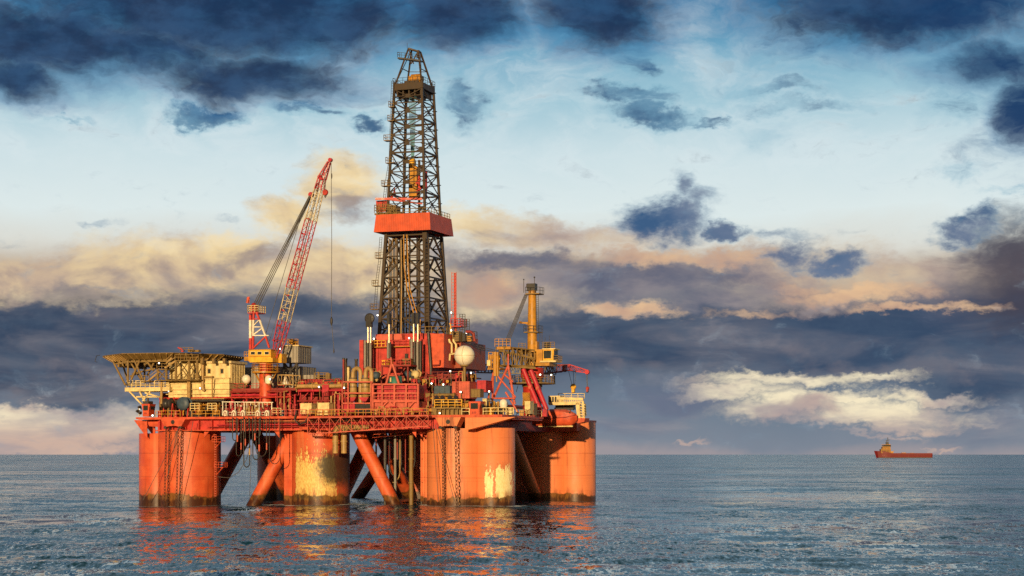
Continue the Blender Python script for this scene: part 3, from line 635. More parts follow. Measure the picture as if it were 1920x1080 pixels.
# ---------------------------------------------------------------- drilling derrick
DC = (-20.4, 26.0)
HT = [(22, 5.9), (35.5, 5.35), (46, 4.8), (54.5, 4.35), (59, 4.15), (72, 3.6), (86.5, 3.0)]
def hs(z): return float(np.interp(z, [a for a, _ in HT], [c for _, c in HT]))
def zd(py): return Z(776, py, 26)
def corner(i, z, k=0):
    h = hs(z)+k; return (DC[0]+h*(1 if i in (1, 2) else -1), DC[1]+h*(1 if i >= 2 else -1), z)
der = thing('drilling_derrick', 'tall brown steel lattice drilling derrick with a red windbreak', 'derrick', (DC[0], DC[1], 22))
ZB, ZT = 23, zd(158)
for i in range(4):
    m = MB(); lv = [ZB, 35, 46, 55, 59, 72, ZT]
    for a, c in zip(lv[:-1], lv[1:]): m.bar(corner(i, a), corner(i, c), (.95 if i == 1 else .62) if c <= 55 else .46)
    for k in range(14): m.box(*[v for q in ((corner(i, 60+k*1.9)[0],), ) for v in (q[0]-.42, q[0]+.42)], corner(i, 60+k*1.9)[1]-.42, corner(i, 60+k*1.9)[1]+.42, 60+k*1.9, 60.12+k*1.9) if i in (1, 2) and k % 2 else None
    m.build('leg', BROWN, der)
levels = [zd(y) for y in (640, 600, 562, 523, 484, 445)]
upper = [zd(y) for y in (405, 366, 326, 290, 257, 229, 197, 172)]
for i in range(4):
    j = (i+1) % 4; m = MB()
    mid = lambda z: Vector(corner(i, z)).lerp(Vector(corner(j, z)), .5)
    for a, c in zip(levels[:-1], levels[1:]):                 # K bracing below the windbreak
        m.bar(corner(i, c), corner(j, c), .28); m.bar(corner(i, a), mid(c), .34); m.bar(corner(j, a), mid(c), .34)
        for s in (i, j):
            q = Vector(corner(s, a)).lerp(mid(c), .5); m.bar(corner(s, (a+c)/2), q, .2); m.bar(corner(s, c), q, .18)
    for n, (a, c) in enumerate(zip(upper[:-1], upper[1:])):   # crossed bracing above
        m.bar(corner(i, a), corner(j, a), .32 if n % 2 else .2); m.bar(corner(i, a), corner(j, c), .16); m.bar(corner(j, a), corner(i, c), .16)
        q = mid((a+c)/2); m.bar(corner(i, (a+c)/2), corner(j, (a+c)/2), .14)
        d = (Vector(corner(j, a))-Vector(corner(i, a))).normalized(); m.bar(q-d*.45, q+d*.45, .12, .8)
        for s in (1, -1):
            e = Vector(corner(i if s > 0 else j, a)); m.bar(e, e+d*s*.7, .14, .7)
    m.bar(corner(i, upper[-1]), corner(j, upper[-1]), .3)
    m.build('lattice_face', BROWN, der)
zw0, zw1 = zd(439.5), zd(407)                                  # windbreak
for i in range(4):
    j = (i+1) % 4; m = MB(); A, B_, Cc, D_ = corner(i, zw0, 1.95), corner(j, zw0, 1.95), corner(j, zw1, 1.75), corner(i, zw1, 1.75)
    inn = [Vector(p)+(Vector((DC[0], DC[1], p[2]))-Vector(p)).normalized()*.22 for p in (A, B_, Cc, D_)]
    m.add([A, B_, Cc, D_, *inn], [(0, 1, 2, 3), (7, 6, 5, 4), (0, 4, 5, 1), (2, 6, 7, 3), (1, 5, 6, 2), (3, 7, 4, 0)])
    m.build('windbreak_panel', WRED, der)
m = MB(); h0 = hs(zw0)+1.7
for k in range(7):
    u = -h0+2*h0*k/6; m.box(DC[0]+u-.1, DC[0]+u+.1, DC[1]-h0, DC[1]+h0, zw0+.25, zw0+.55)
for k in range(4):
    u = -h0+2*h0*k/3; m.box(DC[0]-h0, DC[0]+h0, DC[1]+u-.12, DC[1]+u+.12, zw0+.6, zw0+.8)
m.build('windbreak_floor_beam', DARK, der)
m = MB(); h = hs(zw1)+1.5; m.rail([(DC[0]-h, DC[1]-h, zw1-.2), (DC[0]+h, DC[1]-h, zw1-.2), (DC[0]+h, DC[1]+h, zw1-.2)], 1.2, 1.5, .05); m.build('windbreak_rail', KHAKI, der)
# crown
h = 3.1; z0, z1 = zd(173), zd(161.5); cr_ = MB()
for i in range(4):
    j = (i+1) % 4; a, c = corner(i, z0, .1), corner(j, z0, .1)
    cr_.bar((a[0], a[1], (z0+z1)/2), (c[0], c[1], (z0+z1)/2), .35, z1-z0)
for k in range(5): cr_.box(DC[0]-h+.4+k*1.3, DC[0]-h+.7+k*1.3, DC[1]-h+.3, DC[1]+h-.3, z0-1.3, z0+.2)
cr_.box(DC[0]-h, DC[0]+h, DC[1]-h, DC[1]+h, z1, z1+.12); cr_.box(DC[0]-1.6, DC[0]+1.6, DC[1]-1.4, DC[1]+1.4, z1+.12, z1+.9)
cd = cr_.build('crown_platform', BROWN, der)
m = MB(); hh = h+.2; m.rail([(DC[0]-hh, DC[1]-hh, z1+.1), (DC[0]+hh, DC[1]-hh, z1+.1), (DC[0]+hh, DC[1]+hh, z1+.1), (DC[0]-hh, DC[1]+hh, z1+.1), (DC[0]-hh, DC[1]-hh, z1+.1)], 1.1, 1.2, .035); m.build('crown_rail', DARK, cd)
c = P(780, 148, 25.6); m = MB()
for k in range(5): m.lathe([(.35, -.9+k*.42), (1.0, -.85+k*.42), (1.0, -.6+k*.42), (.35, -.52+k*.42)], c, 'r', 24)
m.box(c[0]-1.3, c[0]-1.0, c[1]-.9, c[1]+.9, z1+.9, c[2]+.5); m.box(c[0]+1.1, c[0]+1.4, c[1]-.9, c[1]+.9, z1+.9, c[2]+.5)
m.build('crown_block', MUS, der)
# gin pole frame over the crown
zt1, zt2 = zd(92), zd(98); m = MB(); pl, pr = (DC[0]-.8, DC[1]-1.0, zt1), (DC[0]+1.2, DC[1]-.6, zt2); pl2, pr2 = (DC[0]-.8, DC[1]+.6, zt1), (DC[0]+1.2, DC[1]+.6, zt2)
for p, q in (((DC[0]-2.9, DC[1]-2.9, z1), pl), ((DC[0]-2.9, DC[1]+2.9, z1), pl2), ((DC[0]+2.9, DC[1]-2.9, z1), pr), ((DC[0]+2.9, DC[1]+2.9, z1), pr2), (pl, pr), (pl2, pr2), (pl, pl2), (pr, pr2)): m.bar(p, q, .3)
for f in (.45, .72):
    a = Vector((DC[0]-2.9, DC[1]-2.9, z1)).lerp(Vector(pl), f); b_ = Vector((DC[0]-2.9, DC[1]+2.9, z1)).lerp(Vector(pl2), f); c_ = Vector((DC[0]+2.9, DC[1]-2.9, z1)).lerp(Vector(pr), f); d_ = Vector((DC[0]+2.9, DC[1]+2.9, z1)).lerp(Vector(pr2), f)
    m.bar(a, b_, .14); m.bar(c_, d_, .14); m.bar(b_, d_, .12)
m.bar((DC[0]-2.9, DC[1]-2.9, z1), pl2, .12); m.bar((DC[0]+2.9, DC[1]-2.9, z1), pr2, .12); m.bar(pl, (DC[0]+.2, DC[1]-.7, zt1-3.2), .2); m.bar(pr, (DC[0]-.4, DC[1]-.7, zt1-3.2), .2)
m.bar((pr[0], pr[1], zt2-1.4), (pr[0], pr[1], zt2+.2), .45)
m.bar((DC[0]-1.0, DC[1]-1.2, zt1), (DC[0]-1.0, DC[1]-1.2, zt1+1.1), .05)
gp = m.build('gin_pole_frame', BROWN, der)
m = MB(); q = P(766, 106, 24.5); m.bar((q[0]-2.3, 24.6, q[2]-.2), (q[0]+2.6, 25.0, q[2]-1.0), 1.2, .3)
m.rail([(q[0]-2.3, 24.1, q[2]), (q[0]+2.6, 24.4, q[2]-.8)], 1.0, .9, .035); m.rail([(q[0]-2.3, 24.1, q[2]), (q[0]-2.3, 25.2, q[2])], 1.0, .8, .035)
m.build('gin_pole_walkway', DARK, gp)
# ladder with its landings up the left corner
for (x, y, wd) in ((736, 201, 10), (735, 227, 12), (730, 264, 16), (733, 306, 15), (726, 349, 17), (714, 484, 16), (706, 536, 12), (704, 580, 15)):
    b = 22.5; p = P(x-wd/2, y, b); q = P(x+wd/2, y, b); m = MB(); m.box(p[0], q[0], b-.7, b+.9, p[2]-.12, p[2]); m.rail([(p[0], b+.9, p[2]), (p[0], b-.7, p[2]), (q[0], b-.7, p[2])], 1.1, .8, .04); m.build('landing', KHAKI, der)
for (xa, ya, xb, yb) in ((735, 152, 733, 200), (734, 200, 731, 262), (731, 264, 730, 305), (729, 306, 722, 348), (722, 350, 716, 400), (713, 445, 710, 484), (711, 486, 704, 536), (705, 538, 702, 580)):
    a, c = P(xa, ya, 22.4), P(xb, yb, 22.4); m = MB()
    for o in (0, .5): m.bar((a[0]+o, 22.2, a[2]), (c[0]+o, 22.2, c[2]), .07)
    n = int((a[2]-c[2])/.5)
    for k in range(n): f = k/n; m.bar((a[0]+(c[0]-a[0])*f, 22.2, a[2]+(c[2]-a[2])*f), (a[0]+(c[0]-a[0])*f+.5, 22.2, a[2]+(c[2]-a[2])*f), .05)
    m.build('ladder', DARK, der)
# racking board
b = 20.8; mb_ = MB(); mb_.pbox(702, 738, 399, 402, b, 5); mb_.pbox(728, 752, 398, 401, b, 2)
for x in range(9): q = P(706+x*3.4, 399, b); mb_.bar((q[0], b, q[2]), (q[0], b, q[2]+1.9), .1)
mb_.bar(P(705, 402, b), P(720, 413, b+1), .3); mb_.bar(P(738, 402, b), P(730, 413, b+1), .25); mb_.pbox(728, 742, 385, 399, b+1.2, 2.5)
mb = mb_.build('racking_board', KHAKI, der)
m = MB(); q0, q1 = P(702, 399, b-.05), P(738, 399, b-.05); m.rail([q0, q1], 1.6, 1.2, .05, 3); m.rail([q0, (q0[0], b+4, q0[2])], 1.6, 1.2, .05, 3); m.build('rail', KHAKI, mb)
m = MB(); m.pbox(705, 730, 376, 397, b+1.5, .2); m.bar(P(704, 373, b), P(792, 373, b+3), .45); m.bar(P(728, 374, b), P(792, 382, b+3), .3)
for k in range(5): m.tube([P(736-k*1.2, 372-k, b+2), P(740, 352+k*3, b+2), P(742, 366, b+2)], .1, 6)
m.build('windshield', RED, mb)
m = MB()                                                      # guide rails and the pipe runs tied to the frame
for x, t_ in ((768, .16), (786, .2), (757, .14)): m.bar(P(x, 300, 26), P(x, 640, 26), t_*2)
for x in (797, 804): m.bar(P(x, 446, 20.2), P(x, 640, 20.2), .22)
for y in range(452, 630, 7): m.bar(P(795, y, 20.0), P(806, y, 20.0), .1)
for x in (762, 782): m.bar(P(x, 446, 27), P(x, 635, 27), .25)
for y in range(450, 634, 11): m.bar(P(768, y, 27.3), P(784, y, 27.3), .12)
m.build('guide_rail', BROWN, der)
# hoisting gear hanging in the derrick
tb = thing('travelling_block', 'orange travelling block with blue drilling lines hanging inside the derrick', 'hoist', P(774, 372, 26))
m = MB(); m.pbox(768.5, 775.5, 308, 368, 25.4, 1.0); m.pbox(767, 781, 350, 371, 25.2, 1.5); m.pbox(777, 781.5, 312, 366, 25.5, .9); m.build('block', MUS, tb)
m = MB(); a = P(770, 306, 25.9); m.lathe([(.25, -.5), (.9, -.45), (.9, .45), (.25, .5)], (a[0]+.4, a[1], a[2]), 'r', 18); m.build('sheave', YEL, tb)
m = MB()
for k in range(7): x = 766+k*2.4; m.bar(P(x, 176, 26), P(772+k*.6, 308, 25.9), .09)
m.build('drilling_line', BLUEC, tb)
m = MB(); m.bar(P(781, 345, 25), P(788, 334, 25), .5); m.bar(P(781, 362, 25), P(789, 352, 25), .5); m.bar(P(786, 330, 25), P(786, 358, 25), .35); m.bar(P(798, 320, 27), P(797, 372, 27), .6); m.build('retract_arm', RED, tb)
pp = None
for k in range(11):                                           # stands of drill pipe racked in the left of the derrick
    x = 729+k*1.7; b = 21.5+(k % 4)*.7; p = P(x, 632, b); ztop = Z(x, 447+(k*7 % 5), b)
    if pp is None:
        m = MB(); m.bar(p, (p[0], p[1], ztop), .10); pp = tag(m.build('drill_pipe', TAN), 'upright stand of drill pipe racked in the lower derrick', 'pipe', 'drill pipes racked in the derrick')
        p0 = BASE[pp]
    else:
        c = pp.copy(); C.objects.link(c); c.location = world((p[0], p[1], p0[2]))
for (pts, l) in (([(757, 440), (758, 500), (763, 540), (775, 585), (778, 640)], 'left orange mud hose curving down the lower derrick'), ([(763, 440), (765, 498), (768, 540), (783, 592), (788, 600), (789, 640)], 'right orange mud hose curving down the lower derrick'), ([(752, 450), (753, 520), (752, 640)], 'straight pale mud hose left of the curved ones in the derrick')):
    wire([P(x, y, 19.6) for x, y in pts], .12, 'mud_hose', TAN if 'pale' in l else MUS, l, 'hose', 'mud hoses in the lower derrick', 8)
for x, l in ((745, 'left of two dark standpipes in the lower derrick'), (750.5, 'right of two dark standpipes in the lower derrick')):
    p, q = P(x, 450, 20), P(x, 640, 20); tag(MB().tube([p, q], .17, 10).build('standpipe', BROWN), l, 'pipe', 'dark standpipes')
vs = thing('vent_stack', 'slim red vent stack with a caged ladder right of the derrick', 'stack', P(852, 630, 24), None)
p, q = P(853.5, 512, 24), P(853.5, 625, 24); MB().tube([p, q], .28, 12).build('pipe', RED, vs)
m = MB()
for y in range(512, 600, 6): a = P(847, y, 23.6); m.bar(a, (a[0]+.75, 23.6, a[2]), .09)
for x in (847, 855.5): m.bar(P(x, 510, 23.6), P(x, 608, 23.6), .1)
m.build('ladder_cage', PINK, vs)
m = MB(); m.pbox(845, 864, 611, 613, 22.5, 3); a, c = P(845, 611, 22.5), P(864, 611, 22.5); m.rail([a, c, (c[0], 25.5, c[2])], 1.5, .8, .06, 3); m.build('landing', RED, vs)

# ---------------------------------------------------------------- drill floor house
HB = 15.5
dh = thing('drill_floor_house', 'tall red steel house round the foot of the derrick', 'house', (R(785, HB), HB, 22))
xw = R(840, HB); zt = Z(760, 637, HB); zb = Z(760, 702, HB)
m = MB(); m.box(R(678, HB), xw-3.2, HB, HB+17, zb, zt); m.box(R(700, HB), R(812, HB), HB+1.2, HB+4, zt, zt+1.3)
m.box(R(677, HB), R(684, HB), HB-.8, HB+1, zb, zt+.1)
for x in (694, 709, 738, 762, 800): m.box(R(x, HB)-.12, R(x, HB)+.12, HB-.25, HB+.003, zb, zt)
m.build('wall', RED, dh)
m = MB(); m.box(R(811, HB), xw, HB-2.2, HB+16.6, Z(825, 690, HB), Z(825, 627, HB)); m.build('wall', ORED, dh)
m = MB(); m.box(xw-.001, xw+1.4, HB+3.5, HB+17.2, Z(845, 690, HB+3), Z(845, 640, HB+3)); m.build('side_annex', ANNEX, dh)
m = MB(); m.fprism([(R(704, HB), zt), (R(756, HB), zt), (R(754, HB), zt+1.15), (R(709, HB), zt+1.15)], HB-.4, HB+1.2); m.build('roof_hood', PINK, dh)
m = MB(); zz = Z(712, 650, HB-1.2)
m.box(R(694, HB-1), R(775, HB-1), HB-1.3, HB-.3, zz-.15, zz); m.build('gallery', MUS, dh)
m = MB(); m.rail([(R(694, HB-1), HB-1.3, zz), (R(724, HB-1), HB-1.3, zz)], 1.2, .9, .06); m.build('gallery_rail', YEL, dh)
m = MB(); m.rail([(R(738, HB-1), HB-1.3, zz), (R(768, HB-1), HB-1.3, zz)], 1.2, 1.2, .05); m.build('gallery_rail', RED, dh)
m = MB(); zr = Z(825, 627, HB); m.rail([(R(790, HB), HB-1, zr+.15), (xw, HB-2, zr+.02), (xw, HB+16, zr+.02)], 1.4, 1.4, .06); m.build('roof_rail', KHAKI, dh)
m = MB(); zz = Z(800, 709, HB-3); m.box(R(790, HB-3), R(892, HB-3), HB-3, HB+.1, zz-.25, zz); m.rail([(R(790, HB-3), HB-3, zz), (R(892, HB-3), HB-3, zz)], 1.2, 1.2, .05); m.box(R(688, 12), R(800, 12), 12, HB, Z(745, 712, 12)-.3, Z(745, 712, 12)); m.build('lower_gallery', DRED, dh)
m = MB()
for x in (700, 722, 750, 775, 800, 830, 860, 885): m.bar((R(x, 13), 13, ZD+2.6), (R(x, 13), 13, zb), .45)
m.box(R(684, 17), R(890, 17), 17, 17.4, ZD+2, zb); m.build('support_post', DRED, dh)
m = MB(); m.pbox(759, 764, 663, 672, HB-.5, .47); m.build('doorway', BLACK, dh)
# pipes on the house
for pts, r, mat, l in (([(842, 636), (843, 641), (847, 645), (847, 662)], .22, CREAM, 'left of two cream elbow pipes at the corner of the red house'), ([(850, 636), (850.5, 640), (855, 646), (855, 662), (849, 664), (844, 664), (843, 676)], .22, CREAM, 'right of two cream elbow pipes at the corner of the red house'),
                       ([(803, 622), (808, 690), (808, 702)], .32, DARK, 'dark upright pipe along the front of the red house'), ([(812, 685), (824, 684), (825, 675)], .16, DRED, 'small hooked red pipe low on the orange wall of the house'), ([(874, 622), (882, 622), (888, 626), (890, 640)], .3, DRED, 'dark red gooseneck pipe on the roof of the dark annex'),
                       ([(845, 626), (845, 610), (843, 606)], .14, YEL, 'slim yellow lamp pipe on the roof of the red house')):
    b = HB-2.7 if pts[0][0] < 840 else HB-1.2
    wire([P(x, y, b) for x, y in pts], r, 'deck_pipe', mat, l, 'pipe', None, 8)
for (x0, x1, y0, y1, b, mat, l) in ((848, 860, 621, 640, HB+2, KHAKI, 'khaki equipment box on the roof beside the roof rail'), (862, 872, 624, 640, HB+4, DARK, 'dark roof fan unit near the gooseneck pipe'), (876, 884, 630, 640, HB+5, MUS, 'small mustard tank behind the radome on the roof')):
    t = thing('roof_unit', l, 'equipment', P((x0+x1)/2, y1, b)); MB().pbox(x0, x1, y0, y1, b, 2.2).build('casing', mat, t)
    m = MB()
    for k in range(4): m.pbox(x0+1, x1-1, y0+2+k*4, y0+3.2+k*4, b-.08, .079)
    m.build('louvre', DARK, t)
for (x0, y, wd, l) in ((862, 603, 10, 'caged ladder top nearest the vent stack'), (871, 612, 9, 'caged ladder top on the dark annex roof')):
    m = MB(); b = HB+8; m.rail([P(x0, y+14, b), P(x0+wd, y+14, b)], 3.0, .5, .05, 6); tag(m.build('ladder_cage', DARK), l, 'ladder')
# riser tensioners
def tensioner(x0, x1, ytop, yrod, ybot, rods, label, b=12.0, wheel=True):
    t = thing('riser_tensioner', label, 'tensioner', (R((x0+x1)/2, b), b, Z((x0+x1)/2, ybot, b)), 'riser tensioners in front of the red house')
    n = max(2, round((x1-x0)/5.2))
    for k in range(n):
        x = x0+(x1-x0)*(k+.5)/n; p, q = P(x, ybot, b), P(x, yrod+(k % 2)*3, b); MB().lathe([(.27, p[2]), (.27, q[2]), (.2, q[2]+.2)], (p[0], b, 0), 'z', 16).build('cylinder', DARK if k % 2 else STEEL, t)
    for x in rods:
        p, q = P(x, yrod+3, b-.3), P(x, ytop+14, b-.3); MB().lathe([(.15, p[2]), (.15, q[2])], (p[0], b-.3, 0), 'z', 16).build('rod', CHROME, t)
        m = MB(); q = P(x, ytop+12, b); m.box(q[0]-.28, q[0]+.28, b-.5, b+.4, q[2]-.9, q[2]+1.3); m.build('rod_head', BLACK, t)
    if wheel:
        x = (rods[0]+rods[-1])/2; c = P(x, ytop+4, b); m = MB(); m.lathe([(.3, -.2), (1.0, -.18), (1.05, -.1), (.9, 0), (1.05, .1), (1.0, .18), (.3, .2)], (c[0]+.1, b-.1, c[2]), 'b', 24)
        for k in range(6): a = k*PI/3; m.lathe([(.13, -.22), (.13, -.19)], (c[0]+.1+.7*math.cos(a), b-.1, c[2]+.7*math.sin(a)), 'b', 8)
        m.build('sheave', DARK, t)
tensioner(682, 697, 593, 640, 690, (690, 695), 'pair of bright tensioner rods under a dark sheave left on the red house')
tensioner(726, 733, 588, 640, 672, (729.5,), 'single bright tensioner rod in the middle of the red house', wheel=False)
tensioner(769, 791, 587, 638, 700, (775.5, 783.5), 'pair of bright tensioner rods with dark cylinders right of the middle', wheel=False)
# the big radome
b = 6.0; c = P(871, 667, b); rb = thing('radome', 'largest white radome ball on a post before the dark annex', 'radome', (c[0], b, Z(871, 722, b)), 'white radomes')
MB().ball(c, 1.98, 40).build('dome', DOME, rb)
m = MB(); m.lathe([(1.992, -.03), (1.992, .03)], c, 'z', 40)
m.lathe([(1.992, -.03), (1.992, .03)], (c[0]+.25, c[1], c[2]), 'r', 40); m.build('seam', TAN, rb)
m = MB(); m.lathe([(.9, -2.05), (.75, -1.75), (.75, -1.7)], c, 'z', 20); m.tube([(c[0], b, c[2]-2.0), (c[0], b, Z(871, 722, b))], .3, 10); m.build('post', KHAKI, rb)

# ---------------------------------------------------------------- accommodation and helideck
AB = 3.0
ac = thing('accommodation_block', 'cream accommodation block with two small windows under the helideck', 'building', (R(400, AB), AB, ZD))
m = MB(); m.pbox(318, 432, 682, 709, AB, 6.2); m.build('upper_wall', CREAMP, ac)
m = MB(); m.pbox(311, 430, 709.5, 729, AB-.4, 7); m.pbox(316, 430, 729.3, 748, AB-.2, 7)
for y in (709.5, 718, 729, 738): m.pbox(311, 430, y, y+1.2, AB-.75, .4)
m.build('lower_wall', CREAM, ac)
m = MB(); m.pbox(316, 433.5, 677.5, 682, AB-.3, 6.8)
for x in range(322, 434, 9): m.pbox(x, x+.8, 676.5, 682, AB-.42, .119)
m.build('roof', CREAM, ac)
m = MB(); rr = R(432, AB)
for k in range(9): m.box(rr+.001, rr+.14, AB+.2+k*.68, AB+.42+k*.68, Z(432, 718, AB), Z(432, 683, AB))
m.build('side_rib', CREAM, ac)
for x in (368, 392, 416):
    wn = MB(); wn.pbox(x-3, x+3, 691, 700.5, AB-.09, .088); f = wn.build('window', TAN, ac); p = MB(); p.pbox(x-2.1, x+2.1, 692, 699.7, AB-.13, .039); p.build('pane', GLASS, f)
m = MB(); m.box(R(433, AB+7), R(560, AB+9), AB+10, AB+17, ZD+5, Z(500, 688, AB+10)); m.build('rear_wall', GREYP, ac)
m = MB(); m.pbox(364, 398, 705, 708, AB-.9, .5); m.pbox(340, 420, 747, 748.5, AB-1.2, 1); m.tube([P(380, 672, AB-1), P(380, 725, AB-1), P(382, 733, AB-1)], .32, 10); m.build('downpipe', TAN, ac)
m = MB()
for x in (303, 355): m.bar(P(x, 712, AB-1.5), P(x, 760, AB-1.5), .38)
for x in (352, 398): m.bar(P(x, 709, AB-2), P(x, 748, AB-1), .22)
m.build('front_post', TAN, ac)
# cantilevered bridge wing with its braces
bw = thing('bridge_wing', 'cream walkway wing cantilevered from the left of the accommodation', 'walkway', P(275, 735, AB-1))
m = MB(); m.pbox(234, 318, 726, 733.5, AB-1.5, 6); m.build('beam', CREAM, bw)
m = MB()
for x0, y0, x1, y1 in ((243, 734, 266, 758), (262, 734, 272, 754), (282, 734, 268, 752), (272, 736, 300, 745), (256, 744, 300, 744)): m.bar(P(x0, y0, AB-1.2), P(x1, y1, AB-1.2), .3); m.bar(P(x0, y0, AB+3), P(x1, y1, AB+3), .22)
m.build('brace', CREAM, bw)
m = MB(); a, c = P(238, 726, AB-1.4), P(316, 726, AB-1.4); m.rail([a, c], 1.3, 1.1, .07, 3); m.rail([a, (a[0], AB+4, a[2])], 1.3, 1.1, .06, 3); m.build('railing', CREAM, bw)
# helideck: an octagon on struts
HX, HY = R(326, 15), 15.0; HZ = Z(340, 661, 2)
hd = thing('helideck', 'wide octagonal helicopter deck on slanting struts over the accommodation', 'helideck', (HX, HY, HZ-8))
def octo(rad): return [(HX+rad*math.cos(PI/8+k*PI/4+.12), HY+rad*math.sin(PI/8+k*PI/4+.12)) for k in range(8)]
m = MB(); m.prism(octo(12.6), HZ-.7, HZ-.15); m.build('landing_deck', STEEL, hd)
o1, o2 = octo(12.7), octo(14.6); m = MB(); mr = MB()
for k in range(8):
    j = (k+1) % 8; A, B_, D_, E = (*o1[k], HZ-1.15), (*o1[j], HZ-1.15), (*o2[j], HZ-.05), (*o2[k], HZ-.05); up = Vector((0, 0, .1))
    v = [A, B_, D_, E]; v += [Vector(q)+up for q in v]; m.add(v, [(3, 2, 1, 0), (4, 5, 6, 7), (0, 1, 5, 4), (1, 2, 6, 5), (2, 3, 7, 6), (3, 0, 4, 7)])
    for q in range(9):
        f = q/8; a = Vector(A).lerp(Vector(B_), f); e = Vector(E).lerp(Vector(D_), f); mr.bar(a+Vector((0, 0, -.12)), e+Vector((0, 0, -.12)), .14, .2)
m.build('safety_net', KHAKI, hd); mr.build('net_bracket', TAN, hd)
m = MB()
for k in range(9): y = HY-11+k*2.75; hw = min(12, 16.5-abs(y-HY)); m.box(HX-hw, HX+hw, y-.15, y+.15, HZ-1.7, HZ-.71)
for k in range(5): x = HX-10+k*5; hw = min(11, 15.5-abs(x-HX)); m.box(x-.2, x+.2, HY-hw, HY+hw, HZ-2.3, HZ-1.701)
m.build('deck_beam', KHAKI, hd)
m = MB(); ST_ = [((212, 678), (235, 722)), ((229, 680), (242, 722)), ((240, 676), (240, 716)), ((243, 676), (268, 718)), ((252, 676), (268, 712)), ((271, 676), (271, 718)), ((275, 677), (288, 695)), ((290, 677), (276, 705)), ((262, 676), (246, 712))]
for k, (a, c) in enumerate(ST_):
    for b in ((0, 11) if k % 2 == 0 else (5,)): m = MB(); m.tube([P(*a, b), P(*c, b)], .2 if b else .22, 8); m.build('strut', KHAKI, hd)
m = MB()
for x0, y0, x1, y1 in ((248, 701, 296, 690), (244, 706, 262, 698), (236, 722, 316, 722)): m.bar(P(x0, y0, 4), P(x1, y1, 4), .3)
for x in (379, 401, 421): m.bar(P(x, 672, 1), P(x, 682, 1), .55)
m.build('cross_beam', KHAKI, hd)
a = P(181, 667, 14); m = MB(); m.tube([(a[0]+.8, 14, a[2]+.1), (a[0], 14, a[2]), P(178, 678, 14), P(182, 679, 14)], .07, 6); m.build('antenna_hook', DARK, hd)
m = MB(); m.rail([P(338, 659, 2), P(362, 659, 2)], .8, 1.0, .05); m.pbox(352, 360, 655.5, 660, 3, 1.0); m.pbox(364, 372, 656, 660, 3, 1.0); m.build('deck_gear', KHAKI, hd)
for x, l in ((342, 'red foam monitor at the near edge of the helideck'),):
    t = thing('fire_monitor', l, 'fire monitor', P(x, 660, 1)); q = P(x, 660, 1); m = MB(); m.lathe([(.3, 0), (.25, .3)], q, 'z', 12); m.build('stand', RED, t); m = MB(); m.tube([q, (q[0], q[1], q[2]+.5), (q[0]-.9, q[1]-.2, q[2]+.9)], .16, 8); m.build('nozzle', RED, t)
# stair tower
sb = 0.0
stt = thing('stair_tower', 'khaki steel stair tower zigzagging up to the helideck', 'stairs', P(340, 712, sb))
m = MB()
for x in (296, 312, 330, 355, 370): m.bar(P(x, 675 if x > 320 else 692, sb), P(x, 712, sb), .36); m.bar(P(x, 675 if x > 320 else 692, sb+3), P(x, 712, sb+3), .3)
for x0, x1, y0, y1 in ((330, 355, 676, 711), (355, 370, 680, 711), (296, 312, 693, 711)): m.bar(P(x0, y0, sb), P(x1, y1, sb), .17); m.bar(P(x1, y0, sb), P(x0, y1, sb), .17)
m.build('frame', KHAKI, stt)
for i, (x0, y0, x1, y1) in enumerate(((278, 714, 299, 697), (309, 690, 330, 676), (312, 681, 322, 671))):
    m = MB()
    for b in (sb-.1, sb+1.0): m.bar(P(x0, y0, b), P(x1, y1, b), .14, .34); m.bar(P(x0, y0-7, b), P(x1, y1-7, b), .1)
    for k in range(12): f = (k+.5)/12; p = P(x0+(x1-x0)*f, y0+(y1-y0)*f, sb); m.box(p[0]-.14, p[0]+.14, sb-.05, sb+.95, p[2]-.03, p[2]+.03)
    m.build('stair_flight', TAN, stt)
m = MB()
for x0, x1, y in ((294, 313, 692), (328, 372, 675), (264, 280, 714), (292, 372, 712)): m.pbox(x0, x1, y, y+1.4, sb-.2, 3.4); m.rail([P(x0, y, sb-.2), P(x1, y, sb-.2)], 1.1, 1.2, .05)
m.build('landing', KHAKI, stt)

# ---------------------------------------------------------------- red and white pedestal crane
CB = 4.0
pc = thing('pedestal_crane', 'red and white lattice boom crane with a yellow cab', 'crane', (R(498, CB), CB, ZD+5))
q = P(498, 722, CB); zt_ = Z(498, 680, CB)
m = MB(); m.lathe([(1.25, q[2]-4), (1.25, zt_), (1.4, zt_+.6)], (q[0], q[1], 0), 'z', 32); m.build('pedestal', ORED, pc)
m = MB(); zp = Z(495, 697, CB); m.lathe([(2.7, zp-.3), (2.7, zp)], (q[0], q[1], 0), 'z', 16)
pts = [(q[0]+2.65*math.cos(a), q[1]+2.65*math.sin(a), zp) for a in np.linspace(0, 2*PI, 13)]; m.rail(pts, 1.5, 1.4, .055, 3)
for a in range(6): m.bar((q[0]+2.4*math.cos(a), q[1]+2.4*math.sin(a), zp-.2), (q[0]+1.2*math.cos(a), q[1]+1.2*math.sin(a), zp-2.2), .14)
m.build('ring_platform', MUS, pc)
m = MB(); m.pbox(466, 508, 656, 677, CB-1.8, 3.4); m.pbox(511, 528, 663, 680, CB+.5, 2.2); m.box(q[0]-2.5, q[0]+2.6, q[1]-2, q[1]+2.6, zt_, zt_+.8); m.build('machinery_house', YEL, pc)
c_ = MB(); c_.pbox(466.5, 507.5, 667.5, 668.8, CB-1.93, .128); c_.pbox(466, 508.6, 655, 656, CB-1.95, 3.7); c_.build('trim', MUS, pc)
for x in (474, 486.5, 500):
    wn = MB(); wn.pbox(x-4.6, x+4.6, 658.7, 665.3, CB-1.9, .098); f = wn.build('window', CREAM, pc); p = MB(); p.pbox(x-3.6, x+3.6, 659.6, 664.5, CB-1.95, .048); p.build('pane', GLASS, f)
